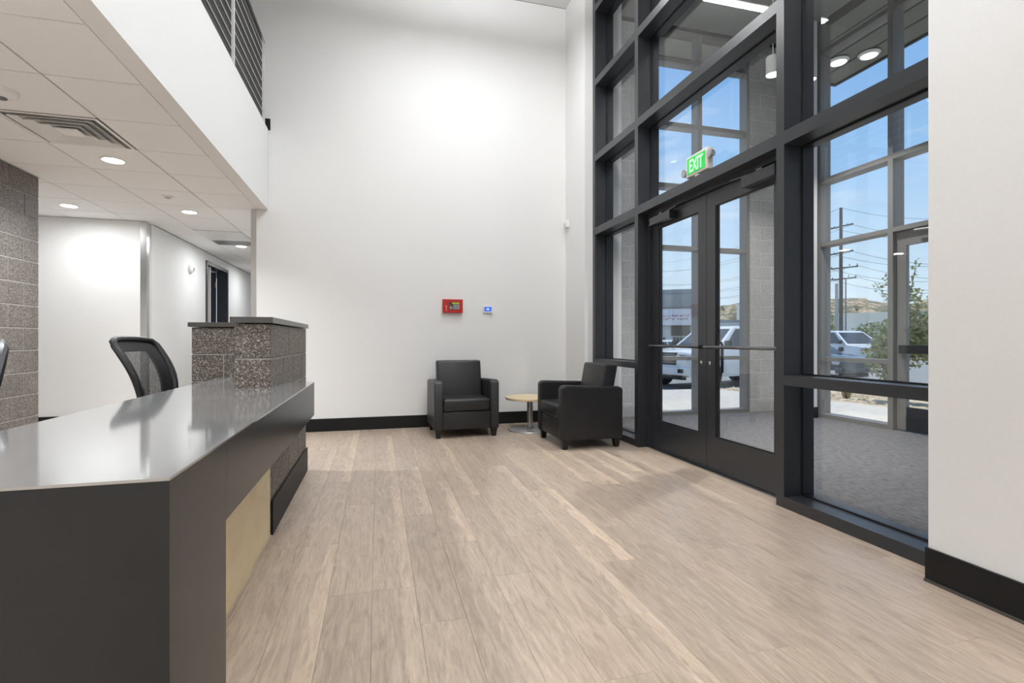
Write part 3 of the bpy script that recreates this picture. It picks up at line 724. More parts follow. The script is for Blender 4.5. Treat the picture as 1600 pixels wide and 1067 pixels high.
# ================================================================== TASK CHAIRS
def task_chair(loc, rotz, label, group):
    """faces +x in its own frame"""
    t = thing('task_chair', label, 'office chair', loc, rotz, group)
    bm = bmesh.new()
    box(bm, -0.24, 0.26, -0.25, 0.25, 0.44, 0.52, bev=0.035, seg=3); obj('seat', bm, 'black_plastic', t, True, local=True)
    # curved back: height parameter s, frame swept round the outline
    def pt(s, w):      # s 0..1 up, w -1..1 across
        half = 0.215*(0.78 + 0.28*math.sin(min(1, s*1.05)*PI*0.62))
        if s > 0.9: half *= 1 - 0.5*((s-0.9)/0.1)**3*0.28
        z = 0.60 + 0.50*s
        xx = -0.22 - 0.16*s - 0.06*math.sin(s*PI)*-1 + 0.045*w*w
        return Vector((xx, w*half, z))
    outline = [pt(s/12, 1) for s in range(0, 12)] + [pt(1.0 - 0.012*abs(w)**6*3, w) for w in (0.96, 0.85, 0.6, 0.3, 0.0, -0.3, -0.6, -0.85, -0.96)] + [pt(s/12, -1) for s in range(11, -1, -1)]
    bm = bmesh.new(); tube(bm, outline + [pt(0, 0)*1.0, outline[0]], 0.020, 8); obj('back_frame', bm, 'black_plastic', t, True, local=True)
    def sheet(s0, s1, w0, w1, th, mat, name, off=0.0):
        bm = bmesh.new(); n, q = 12, 10; A = []
        for i in range(n+1):
            row = []
            for j in range(q+1):
                p = pt(s0+(s1-s0)*i/n, w0+(w1-w0)*j/q) + Vector((off, 0, 0)); row.append((bm.verts.new(p), bm.verts.new(p + Vector((-th, 0, 0)))))
            A.append(row)
        for i in range(n):
            for j in range(q):
                for f in (0, 1): bm.faces.new([A[i][j][f], A[i][j+1][f], A[i+1][j+1][f], A[i+1][j][f]])
        for i in range(n):
            for j in (0, q): bm.faces.new([A[i][j][0], A[i+1][j][0], A[i+1][j][1], A[i][j][1]])
        for j in range(q):
            for i in (0, n): bm.faces.new([A[i][j][0], A[i][j+1][0], A[i][j+1][1], A[i][j][1]])
        return obj(name, bm, mat, t, True, local=True)
    sheet(0.06, 0.86, -0.56, 0.56, 0.003, 'mesh_fabric', 'back_mesh')
    sheet(0.0, 0.98, 0.54, 0.97, 0.012, 'black_plastic', 'back_border'); sheet(0.0, 0.98, -0.97, -0.54, 0.012, 'black_plastic', 'back_border')
    sheet(0.84, 0.985, -0.56, 0.56, 0.012, 'black_plastic', 'back_border')
    sheet(0.0, 0.08, -0.56, 0.56, 0.012, 'black_plastic', 'back_border')
    bm = bmesh.new(); tube(bm, [(-0.10, 0, 0.42), (-0.24, 0, 0.43), (-0.27, 0, 0.55), (-0.285, 0, 0.78)], 0.022, 8); obj('back_support', bm, 'black_plastic', t, True, local=True)
    bm = bmesh.new(); lathe(bm, [(0.028, 0.12), (0.028, 0.30), (0.018, 0.30), (0.018, 0.44)], 16); obj('gas_column', bm, 'steel_dark', t, True, local=True)
    for k in range(5):
        a = 2*PI*k/5 + 0.3
        bm = bmesh.new(); tube(bm, [(0.02*math.cos(a), 0.02*math.sin(a), 0.13), (0.30*math.cos(a), 0.30*math.sin(a), 0.085)], 0.024, 8, 0.014); lg = obj('base_leg', bm, 'black_plastic', t, True, local=True)
        bm = bmesh.new(); lathe(bm, [(0.030, -0.022), (0.032, 0.0), (0.030, 0.022)], 14, (0.30*math.cos(a), 0.30*math.sin(a), 0.033), 'y'); obj('caster', bm, 'black_plastic', lg, True, local=True)
    for s in (-1, 1):
        bm = bmesh.new(); tube(bm, [(0.02, s*0.26, 0.46), (0.02, s*0.30, 0.47), (0.02, s*0.30, 0.66)], 0.016, 8)
        box(bm, -0.12, 0.14, s*0.30-0.035, s*0.30+0.035, 0.66, 0.69, bev=0.01); obj('armrest', bm, 'black_plastic', t, True, local=True)
    return t
task_chair((-1.21, 3.76, 0), -0.13, 'black mesh back task chair behind the desk, between block wall and divider', 'task chairs behind the desk')
task_chair((-1.875, 2.62, 0), -1.30, 'black task chair cut off by the left edge, in front of the block wall', 'task chairs behind the desk')

# ================================================================== ARMCHAIRS AND TABLE
def armchair(loc, rotz, label):
    """faces -y in its own frame, origin at base centre"""
    t = thing('armchair', label, 'armchair', loc, rotz, 'black club chairs by the back wall')
    W, D, aw = 0.735, 0.675, 0.096
    for s in (-1, 1):
        x0, x1 = (W/2-aw, W/2) if s > 0 else (-W/2, -W/2+aw)
        bm = bmesh.new()
        # arm panel with a rounded front top corner
        prof = [(-D/2, 0.09), (D/2, 0.09), (D/2, 0.585), (D/2-0.02, 0.615), (-D/2+0.05, 0.640), (-D/2+0.018, 0.630), (-D/2, 0.605)]
        a = [bm.verts.new((x0, p, q)) for p, q in prof]; c_ = [bm.verts.new((x1, p, q)) for p, q in prof]
        fs = [bm.faces.new(a), bm.faces.new(c_[::-1])]
        for i in range(len(prof)):
            j = (i+1) % len(prof); fs.append(bm.faces.new((a[i], c_[i], c_[j], a[j])))
        bmesh.ops.recalc_face_normals(bm, faces=bm.faces[:])
        bmesh.ops.bevel(bm, geom=[e for e in bm.edges if len(e.link_faces) == 2 and e.calc_face_angle() > 0.9], offset=0.012, segments=3, affect='EDGES', clamp_overlap=True)
        obj('arm', bm, 'leather', t, True, local=True)
    bm = bmesh.new(); box(bm, -W/2+aw+0.002, W/2-aw-0.002, -D/2+0.014, -D/2+0.07, 0.095, 0.292, bev=0.008); obj('front_panel', bm, 'leather', t, True, local=True)
    bm = bmesh.new(); box(bm, -W/2+aw+0.002, W/2-aw-0.002, -D/2+0.071, D/2-0.10, 0.10, 0.29); obj('seat_base', bm, 'leather', t, local=True)
    bm = bmesh.new(); box(bm, -W/2+aw+0.003, W/2-aw-0.003, -D/2-0.004, D/2-0.16, 0.296, 0.435, bev=0.030, seg=4)
    for v in bm.verts:
        if v.co.z > 0.40: v.co.z += 0.022*math.cos(v.co.x/(W/2-aw)*PI/2)*math.cos((v.co.y+0.08)/0.30*PI/2) if abs(v.co.y+0.08) < 0.30 else 0
    obj('seat_cushion', bm, 'leather', t, True, local=True)
    # raked back cushion
    bm = bmesh.new(); box(bm, -W/2+aw+0.003, W/2-aw-0.003, D/2-0.235, D/2-0.085, 0.30, 0.842, bev=0.022, seg=4)
    for v in bm.verts: v.co.y += (v.co.z-0.40)*0.19
    obj('back_cushion', bm, 'leather', t, True, local=True)
    bm = bmesh.new(); box(bm, -W/2+aw+0.003, W/2-aw-0.003, D/2-0.084, D/2-0.002, 0.095, 0.44, bev=0.01); obj('back_panel', bm, 'leather', t, True, local=True)
    for sx in (-1, 1):
        for sy in (-1, 1):
            bm = bmesh.new(); cx, cy = sx*(W/2-0.05), sy*(D/2-0.055)
            for (h, z) in ((0.022, 0.0), (0.034, 0.092)): pass
            a = [bm.verts.new((cx+p*0.022, cy+q*0.022, 0)) for p, q in ((-1, -1), (1, -1), (1, 1), (-1, 1))]
            c_ = [bm.verts.new((cx+p*0.034, cy+q*0.034, 0.094)) for p, q in ((-1, -1), (1, -1), (1, 1), (-1, 1))]
            bm.faces.new(a[::-1]); bm.faces.new(c_)
            for i in range(4): bm.faces.new((a[i], a[(i+1) % 4], c_[(i+1) % 4], c_[i]))
            obj('leg', bm, 'leg_black', t, local=True)
    return t
armchair((0.960, 5.895, 0), 0.02, 'black leather armchair facing the room below the red alarm panel')
armchair((2.082, 5.045, 0), -PI/2+0.015, 'black leather armchair seen from its side next to the glass door')
t = thing('side_table', 'low round maple side table on a grey disc base between the armchairs', 'table', (1.79, 5.86, 0))
bm = bmesh.new(); lathe(bm, [(0.296, 0.0), (0.30, 0.004), (0.30, 0.024), (0.296, 0.028)], 48, (0, 0, 0.375)); obj('table_top', bm, 'maple_top', t, True, local=True)
bm = bmesh.new(); lathe(bm, [(0.036, 0.02), (0.036, 0.374)], 24); obj('column', bm, 'grey_metal', t, True, local=True)
bm = bmesh.new(); lathe(bm, [(0.265, 0.0), (0.268, 0.006), (0.262, 0.014), (0.05, 0.024)], 48); obj('base_disc', bm, 'grey_metal', t, True, local=True)

# ================================================================== WALL DEVICES
YW = YB - 0.001
t = tag(thing('fire_alarm_panel', loc=(0.918, YW, 1.44)), 'red fire alarm panel with keypad on the white back wall', 'alarm panel')
bobj('box', (0.791, 1.045, YW-0.055, YW, 1.435, 1.605), 'red_paint', t, 0.004)
dr = bobj('keypad_field', (0.868, 1.004, YW-0.058, YW-0.0555, 1.474, 1.568), 'black_plastic', t)
bobj('display', (0.905, 0.998, YW-0.061, YW-0.0585, 1.546, 1.563), 'lcd_green', dr)
for i in range(6):
    for j in range(5):
        xx = 0.878 + i*0.0205 + (0.006 if i > 1 else 0)
        if i == 1 and j > 2: continue
        bobj('key', (xx, xx+0.012, YW-0.061, YW-0.0585, 1.480+j*0.0125, 1.488+j*0.0125), 'key_white' if j < 3 or i > 1 else 'sign_red', dr)
bm = bmesh.new(); lathe(bm, [(0.010, 0), (0.010, 0.012)], 14, (0.833, YW-0.055, 1.514), 'y'); k_ = obj('lock', bm, 'brass', t, True)
bobj('key_tag', (0.830, 0.839, YW-0.068, YW-0.064, 1.452, 1.504), 'brass', k_)
t = tag(thing('thermostat', loc=(1.374, YW, 1.44)), 'small white thermostat with blue screen right of the alarm panel', 'thermostat')
bobj('body', (1.315, 1.437, YW-0.028, YW, 1.440, 1.528), 'white_plastic', t, 0.005)
s_ = bobj('screen', (1.329, 1.423, YW-0.0305, YW-0.0285, 1.460, 1.518), 'screen_blue', t)
for xx in (1.358, 1.378): bobj('digit', (xx, xx+0.013, YW-0.032, YW-0.031, 1.474, 1.502), 'screen_pale', s_)
t = tag(thing('motion_sensor', loc=(2.42, 6.30, 2.62)), 'small white motion sensor in the corner beside the glazing', 'sensor')
bobj('body', (2.405, 2.4555, 6.24, 6.32, 2.58, 2.68), 'white_plastic', t, 0.008)
bobj('lens', (2.399, 2.4045, 6.255, 6.305, 2.60, 2.64), 'lens_clear', t)
t = tag(thing('wall_switch', loc=(-2.84, 9.45, 1.25)), 'small pale switch plate beside the hallway doorway', 'switch')
bobj('plate', (-2.849, -2.843, 9.40, 9.52, 1.20, 1.31), 'white_plastic', t); bobj('rocker', (-2.843, -2.838, 9.43, 9.45, 1.23, 1.28), 'grey_metal', t); bobj('rocker', (-2.843, -2.838, 9.47, 9.49, 1.23, 1.28), 'grey_metal', t)

# ---- exit sign standing on the transom rail
t = thing('exit_sign', 'green lit EXIT sign with two lamp heads on the door transom', 'exit sign', (2.62, 3.70, 2.459)); t.scale = (0.9, 0.9, 0.9)
bm = bmesh.new(); box(bm, -0.025, 0.03, -0.03, 0.03, 0.0, 0.035); obj('bracket', bm, 'pinkish_housing', t, local=True)
bm = bmesh.new(); box(bm, -0.03, 0.035, -0.165, 0.165, 0.036, 0.238, bev=0.012, seg=3); obj('housing', bm, 'pinkish_housing', t, True, local=True)
bm = bmesh.new(); box(bm, -0.034, -0.0305, -0.135, 0.135, 0.062, 0.214); fc = obj('sign_face', bm, 'exit_green', t, local=True)
cu = bpy.data.curves.new('exit_text', 'FONT'); cu.body = 'EXIT'; cu.size = 0.165; cu.align_x = 'CENTER'; cu.extrude = 0.001; cu.offset = 0.003
to = bpy.data.objects.new('exit_text', cu); C.objects.link(to)
dg = bpy.context.evaluated_depsgraph_get(); me = bpy.data.meshes.new_from_object(to.evaluated_get(dg)); bpy.data.objects.remove(to)
me.transform(Matrix.Diagonal((0.62, 1, 1, 1)))
me.transform(Matrix(((0, 0, -1, -0.0355), (-1, 0, 0, 0), (0, 1, 0, 0.080), (0, 0, 0, 1))))
me.materials.clear(); me.materials.append(MATS['exit_letter']); link('lettering', me, fc)
for s in (-1, 1):
    bm = bmesh.new(); lathe(bm, [(0.020, -0.02), (0.034, 0.0), (0.038, 0.035), (0.030, 0.038)], 18, (0.0, s*0.195, 0.165 if s < 0 else 0.10), 'x')
    for v in bm.verts: v.co.x = -v.co.x
    obj('lamp_head', bm, 'grey_metal', t, True, local=True)
    bm = bmesh.new(); tube(bm, [(0.0, s*0.16, 0.165 if s < 0 else 0.10), (0.0, s*0.195, 0.165 if s < 0 else 0.10)], 0.012); obj('lamp_arm', bm, 'grey_metal', t, True, local=True)

# ================================================================== OUTSIDE
GZ = -0.40
struct(bobj('ground', (-60, 400, -40, 400, GZ-0.3, GZ), 'asphalt'), 'grey asphalt parking lot')
bm = bmesh.new(); prism(bm, [(2.96, 6.61), (6.26, 6.61), (6.26, -3), (8.1, -3), (8.1, 6.9), (7.3, 9.9), (2.96, 9.9)], GZ+0.01, -0.02)
struct(obj('ground_walk', bm, 'concrete'), 'pale concrete walk outside the vestibule')
def slope(name, quad, mat, th=0.3, label=None):
    bm = bmesh.new(); n = 14
    A = []
    for i in range(n+1):
        row = []
        for j in range(n+1):
            u, v = i/n, j/n
            p = (1-u)*(1-v)*Vector(quad[0]) + u*(1-v)*Vector(quad[1]) + u*v*Vector(quad[2]) + (1-u)*v*Vector(quad[3])
            p.z += random.uniform(-0.02, 0.02); row.append(bm.verts.new(p))
        A.append(row)
    for i in range(n):
        for j in range(n): bm.faces.new((A[i][j], A[i+1][j], A[i+1][j+1], A[i][j+1]))
    return struct(obj(name, bm, mat, smooth=True), label)
slope('ground_gravel', [(8.1, -3, -0.04), (11.8, -3, -0.14), (11.6, 9.0, -0.14), (8.1, 6.9, -0.04)], 'gravel', label='tan gravel bed beyond the walk')
slope('ground_gravel_far', [(8.1, 6.9, -0.04), (11.6, 9.0, -0.14), (10.6, 11.2, -0.14), (7.3, 9.9, -0.04)], 'gravel')
slope('ground_bank', [(11.8, -3, -0.14), (12.5, -3, GZ), (12.3, 9.3, GZ), (11.6, 9.0, -0.14)], 'gravel')
slope('ground_bank_far', [(11.6, 9.0, -0.14), (12.3, 9.3, GZ), (10.9, 11.9, GZ), (10.6, 11.2, -0.14)], 'gravel')
slope('ground_bank_end', [(7.3, 9.9, -0.04), (10.6, 11.2, -0.14), (10.9, 11.9, GZ), (7.2, 10.6, GZ)], 'gravel')
st = bmesh.new()
for i in range(1500):
    u, v = random.random(), random.random()
    x = 8.15 + u*2.9; y = 2.0 + v*8.0
    if y > 6.9: x = 8.1 - (y-6.9)*0.27 + u*2.3
    if any((x-a)**2 + (y-b_)**2 < r_*r_ for a, b_, r_ in ((9.46, 7.18, 0.6), (8.6, 8.45, 0.3), (9.0, 7.95, 0.3), (9.2, 6.35, 0.42), (9.1, 9.6, 0.3))): continue
    z = -0.04 - 0.10*((x-8.1)/3.6 if x > 8.1 else 0); r = random.uniform(0.025, 0.075)
    q = [st.verts.new((x+r*random.uniform(.7, 1.2)*a, y+r*random.uniform(.7, 1.2)*b_, z+r*c_*0.7)) for a, b_, c_ in ((1, 0, 0), (0, 1, 0), (-1, 0, 0), (0, -1, 0), (0, 0, 1))]
    for k in range(4): st.faces.new((q[k], q[(k+1) % 4], q[4]))
tag(obj('gravel_stones', st, 'stone'), 'loose tan stones strewn over the gravel bed', 'stones', kind='stuff')
bm = bmesh.new()
tube(bm, [(12.6, -3, GZ), (12.4, 9.4, GZ), (10.95, 12.0, GZ), (7.1, 10.7, GZ), (2.9, 10.7, GZ)], 0.09, 8)
struct(obj('ground_kerb', bm, 'kerb'), 'concrete kerb around the gravel bed')

def grass(name, loc, n, h, label, mat='grass_dry', spread=0.22):
    bm = bmesh.new()
    for i in range(n):
        a = random.uniform(0, 2*PI); r = random.uniform(0, spread*0.4); d = Vector((math.cos(a), math.sin(a), 0)); p = d*r
        tip = p + d*random.uniform(0.3, 1)*spread + Vector((0, 0, h*random.uniform(0.6, 1.0))); s = Vector((-d.y, d.x, 0))*0.008
        m_ = (p+tip)/2 + Vector((0, 0, h*0.18))
        v = [bm.verts.new(q) for q in (p-s, p+s, m_+s, m_-s, tip)]
        bm.faces.new((v[0], v[1], v[2], v[3])); bm.faces.new((v[3], v[2], v[4]))
    t = thing(name, label, 'grass', loc, 0, 'dry plants in the gravel bed')
    obj('blades', bm, mat, t, local=True)
    bm = bmesh.new(); lathe(bm, [(0.06, -0.03), (0.05, 0.03), (0.02, 0.06)], 8); obj('crown', bm, 'bark', t, local=True)
grass('grass_tuft', (8.6, 8.45, -0.05), 90, 0.30, 'dry tuft in the gravel seen under the window rail near the mullion')
grass('grass_tuft', (9.0, 7.95, -0.06), 90, 0.42, 'dry branching tuft in the gravel under the leafy tree')
grass('grass_tuft', (9.2, 6.35, -0.06), 110, 0.40, 'yellow grass tuft seen through the street door', spread=0.35)
grass('grass_tuft', (9.1, 9.6, -0.07), 80, 0.28, 'dry tuft at the gravel edge in front of the white pickup')

# ---- trees and shrubs
def azpos(u, t):      # plan position of a bearing measured by its offset across the view
    a = (u-800)/787; return (t*(math.sin(PSI)+a*math.cos(PSI)), t*(math.cos(PSI)-a*math.sin(PSI)))
def leaves(bm, centre, rad, n, size, flat=1.0):
    for i in range(n):
        while True:
            p = Vector((random.uniform(-1, 1), random.uniform(-1, 1), random.uniform(-1, 1)))
            if 0.15 < p.length < 1: break
        p = Vector((p.x*rad[0], p.y*rad[1], p.z*rad[2])) + Vector(centre)
        d = Vector((random.gauss(0, 1), random.gauss(0, 1), random.gauss(0, 0.8))).normalized(); s = d.cross(Vector((random.gauss(0, 1), random.gauss(0, 1), random.gauss(0, 1)))).normalized()
        l = size*random.uniform(0.6, 1.3); w = l*0.28; nn = d.cross(s)*w*0.5
        v = [bm.verts.new(q) for q in (p, p+d*l*0.5+s*w+nn, p+d*l, p+d*l*0.5-s*w+nn)]
        bm.faces.new((v[0], v[1], v[2])); bm.faces.new((v[0], v[2], v[3]))
def tree(name, loc, trunk_h, blobs, n, size, mat, label, cat='tree', tr=0.04, twigs=()):
    t = thing(name, label, cat, loc, 0)
    bm = bmesh.new(); tube(bm, [(0, 0, -0.1), (0.03, 0.02, trunk_h*0.5), (0, 0.04, trunk_h)], tr, 8, tr*0.5)
    for (cx, cy, cz), rad in blobs: tube(bm, [(0, 0.03, trunk_h*0.55), (cx*0.5, cy*0.5, (cz+trunk_h*0.55)*0.5), (cx, cy, cz)], tr*0.5, 6, tr*0.12)
    for a, b_ in twigs: tube(bm, [a, b_], tr*0.25, 5, tr*0.08)
    obj('trunk', bm, 'bark', t, local=True)
    bm = bmesh.new(); tot = sum(r[0]*r[1]*r[2] for _, r in blobs)
    for c_, r in blobs: leaves(bm, c_, r, int(n*(r[0]*r[1]*r[2])/tot)+20, size)
    for a, b_ in twigs:
        a, b_ = Vector(a), Vector(b_)
        for k in range(9): leaves(bm, a.lerp(b_, 0.2+0.8*k/8), (0.05, 0.05, 0.05), 4, size*0.9)
    f = obj('foliage', bm, mat, t, local=True); f['kind'] = 'stuff'
    return t
tree('leafy_tree', (9.46, 7.18, -0.08), 1.5,
     [((0, 0, 1.15), (0.42, 0.42, 0.55)), ((-0.18, 0.25, 0.85), (0.30, 0.30, 0.42)), ((0.25, -0.35, 1.2), (0.38, 0.40, 0.5)), ((0.05, -0.1, 1.75), (0.24, 0.26, 0.42)), ((0.35, -0.75, 0.95), (0.25, 0.28, 0.6)), ((-0.05, 0.1, 0.42), (0.2, 0.2, 0.3))],
     3600, 0.09, 'leaf_olive', 'small olive leaved tree in the gravel right outside the window',
     twigs=(((0.0, 0.1, 1.7), (-0.16, 0.42, 2.25)), ((0.0, 0.0, 1.9), (-0.1, 0.25, 2.35)), ((0.3, -0.5, 1.5), (0.35, -0.85, 2.5)), ((0.3, -0.6, 1.6), (0.4, -1.05, 2.25)), ((0.0, -0.1, 1.9), (0.05, -0.2, 2.6))))
tree('round_bush', (*azpos(1366, 46), GZ), 1.0, [((0, 0, 1.6), (1.9, 1.9, 1.5)), ((1.2, -1.2, 1.8), (1.6, 1.6, 1.5)), ((-1.2, 1.2, 0.9), (1.3, 1.3, 0.9))], 2600, 0.28, 'leaf_green', 'dense green bush across the lot behind the leafy tree', 'bush', 0.1)
tree('low_bush', (*azpos(1336, 44), GZ), 0.5, [((0, 0, 0.6), (1.6, 1.6, 0.7))], 900, 0.22, 'leaf_green', 'low green bush beside the round bush across the lot', 'bush', 0.06)
tree('yellow_tree', (45.5, 43.0, GZ), 2.4, [((0, 0, 3.2), (1.1, 1.1, 1.9)), ((0.2, -0.5, 2.0), (0.9, 0.9, 1.2))], 1400, 0.26, 'leaf_yellow', 'yellow green tree left of the utility pole', 'tree', 0.1)
tree('street_tree', (43.0, 25.0, GZ), 2.2, [((0, 0, 2.6), (1.9, 1.9, 1.9)), ((0.5, -1.4, 2.0), (1.4, 1.4, 1.4))], 1800, 0.26, 'leaf_green', 'dark green tree seen through the street door', 'tree', 0.1)

# ---- hills
def hill(name, pts, depth, zb, label):
    """ridge line pts (x,y,z) with slopes falling to both sides"""
    bm = bmesh.new(); rows = []
    for k in range(9):
        s = k/8; row = []
        for (x, y, z) in pts:
            d = Vector((x, y, 0)).normalized(); off = (s-0.5)*2*depth
            hgt = zb + (z-zb)*math.cos((s-0.5)*PI)**0.8
            row.append(bm.verts.new((x+d.x*off + random.uniform(-2, 2), y+d.y*off, hgt + random.uniform(-0.5, 0.5)*(1 if 0 < k < 8 else 0))))
        rows.append(row)
    for k in range(8):
        for i in range(len(pts)-1): bm.faces.new((rows[k][i], rows[k][i+1], rows[k+1][i+1], rows[k+1][i]))
    tag(obj(name, bm, 'hill', smooth=True), label, 'hill')
def ridge(R, a0, a1, n, f): return [(R*math.sin(math.radians(a0+(a1-a0)*i/n)), R*math.cos(math.radians(a0+(a1-a0)*i/n)), f(i/n)) for i in range(n+1)]
hill('hill', ridge(250, 28, 75, 90, lambda s: 18.5 + 1.6*math.sin(s*21) + 1.0*math.sin(s*55+1) - 2.5*s), 55, GZ, 'sandy scrub covered hill on the horizon')

# ---- buildings
def building(name, cx, cy, rot, w, d, h, mat, label, extra=None):
    t = thing(name, label, 'building', (cx, cy, GZ), rot)
    bm = bmesh.new(); box(bm, -w/2, w/2, 0, d, 0, h); obj('wall', bm, mat, t, local=True)
    bm = bmesh.new(); box(bm, -w/2-0.15, w/2+0.15, -0.15, d+0.15, h, h+0.3); obj('parapet', bm, 'grey_cladding' if mat != 'beige_render' else 'beige_render', t, local=True)
    if extra: extra(t)
    return t
def shop(t):
    # signboard with two lines of small lettering, recess, openings; facade is at y = 0 towards the lot
    bm = bmesh.new(); box(bm, -3.6, 2.6, -0.35, -0.02, 3.9, 4.9); obj('canopy_band', bm, 'grey_cladding', t, local=True)
    bm = bmesh.new(); box(bm, -2.5, 1.15, -0.55, -0.36, 2.55, 3.75); s = obj('signboard', bm, 'sign_white', t, local=True)
    for row, (zz, nn, xs) in enumerate(((3.17, 14, -1.55), (2.93, 15, -1.72))):
        bm = bmesh.new(); x = xs
        for k in range(nn):
            w_ = random.uniform(0.09, 0.15)
            box(bm, x, x+w_*0.28, -0.566, -0.551, zz, zz+0.15); box(bm, x+w_*0.28, x+w_, -0.566, -0.551, zz+random.choice((0, 0.06, 0.12)), zz+random.choice((0.03, 0.09, 0.15))+0.02); x += w_+0.045
            if k in (4, 9): x += 0.09
        obj('lettering', bm, 'sign_red', s, local=True)
    bm = bmesh.new(); box(bm, -0.35, 1.0, -0.06, -0.01, 1.75, 2.52); obj('window', bm, 'dark_opening', t, local=True)
    for x0, x1, z0, z1 in ((-1.6, -0.75, 1.15, 1.65), (-0.2, 0.75, 0.9, 1.65)):
        bm = bmesh.new(); box(bm, x0, x1, -0.06, -0.01, z0, z1); wn = obj('window', bm, 'dark_opening', t, local=True)
        for k in range(1, 4):
            xx = x0 + (x1-x0)*k/4; bm = bmesh.new(); box(bm, xx-0.02, xx+0.02, -0.09, -0.061, z0, z1); obj('glazing_bar', bm, 'pale_cladding', wn, local=True)
    bm = bmesh.new(); box(bm, 1.2, 1.75, -0.5, -0.02, 0, 2.6); obj('pillar', bm, 'pale_cladding', t, local=True)
cx, cy = azpos(1056, 38)
building('shop_building', cx, cy, -math.radians(33), 5.2, 9, 4.95, 'pale_cladding', 'grey shop building with white sign seen through the left door leaf', shop)
cx, cy = azpos(1346, 80)
building('warehouse', cx, cy, -math.radians(52), 20, 16, 5.4, 'beige_render', 'plain beige warehouse behind the utility pole')
cx, cy = azpos(1146, 60)
building('low_warehouse', cx, cy, -math.radians(38), 6, 8, 3.5, 'pale_cladding', 'low pale building under the hill seen through the right door leaf')
cx, cy = azpos(1172, 74)
building('tall_shed', cx, cy, -math.radians(40), 3.6, 6, 6.4, 'beige_render', 'narrow beige building beside the pale block pier')
cx, cy = azpos(1540, 58)
building('dark_warehouse', cx, cy, -math.radians(58), 12, 14, 4.6, 'grey_cladding', 'dark grey building at the right behind the street door')

# ---- utility pole and wires
px_, py_ = azpos(1314, 46)
pl = thing('utility_pole', 'tall wooden utility pole with several crossarms in the parking lot', 'utility pole', (px_, py_, GZ), 0)
bm = bmesh.new(); tube(bm, [(0, 0, 0), (0, 0, 13.5)], 0.17, 12, 0.13); obj('shaft', bm, 'pole_wood', pl, local=True)
bm = bmesh.new(); tube(bm, [(0.33, -0.2, 0), (0.33, -0.2, 7.0)], 0.05, 8); obj('conduit', bm, 'wire', pl, local=True)
bm = bmesh.new(); tube(bm, [(-0.28, 0.2, 0), (-0.28, 0.2, 6.6)], 0.13, 8); obj('cable_riser', bm, 'grey_metal', pl, local=True)
ARM = ((11.65, 1.05), (9.25, 1.05), (7.95, 1.45), (6.95, 1.30))
adir = Vector((math.cos(0.80), -math.sin(0.80), 0))
for z, h in ARM:
    bm = bmesh.new(); tube(bm, [adir*-h + Vector((0, 0, z-0.02)), adir*h*0.9 + Vector((0, 0, z+(0.30 if z > 9 else 0.12)))], 0.07, 6); am = obj('crossarm', bm, 'pole_wood', pl, local=True)
    for s in (-0.9, -0.5, 0.45, 0.85):
        bm = bmesh.new(); c_ = adir*h*s + Vector((0, 0, z+0.06+(0.15 if s > 0 else 0))); lathe(bm, [(0.03, 0), (0.05, 0.08), (0.025, 0.16)], 8, c_); obj('insulator', bm, 'wire', am, local=True)
wi = 0
for z, h in ((13.3, 0.0),) + ARM:
    for s in ((-0.9, 0.85) if h else (0,)):
        a = Vector((px_, py_, GZ)) + adir*h*s + Vector((0, 0, z+0.2))
        for (tu, tt, zz) in ((1700, 40, 0.0), (1000, 105, 4.0)):
            ex, ey = azpos(tu, tt); e_ = Vector((ex, ey, GZ + z + 0.2 + zz)) + adir*h*s
            pts = [a.lerp(e_, k/14) - Vector((0, 0, 3.0*4*(k/14)*(1-k/14)*0.55)) for k in range(15)]
            bm = bmesh.new(); tube(bm, pts, 0.016, 4); obj('wire', bm, 'wire', pl)
            wi += 1

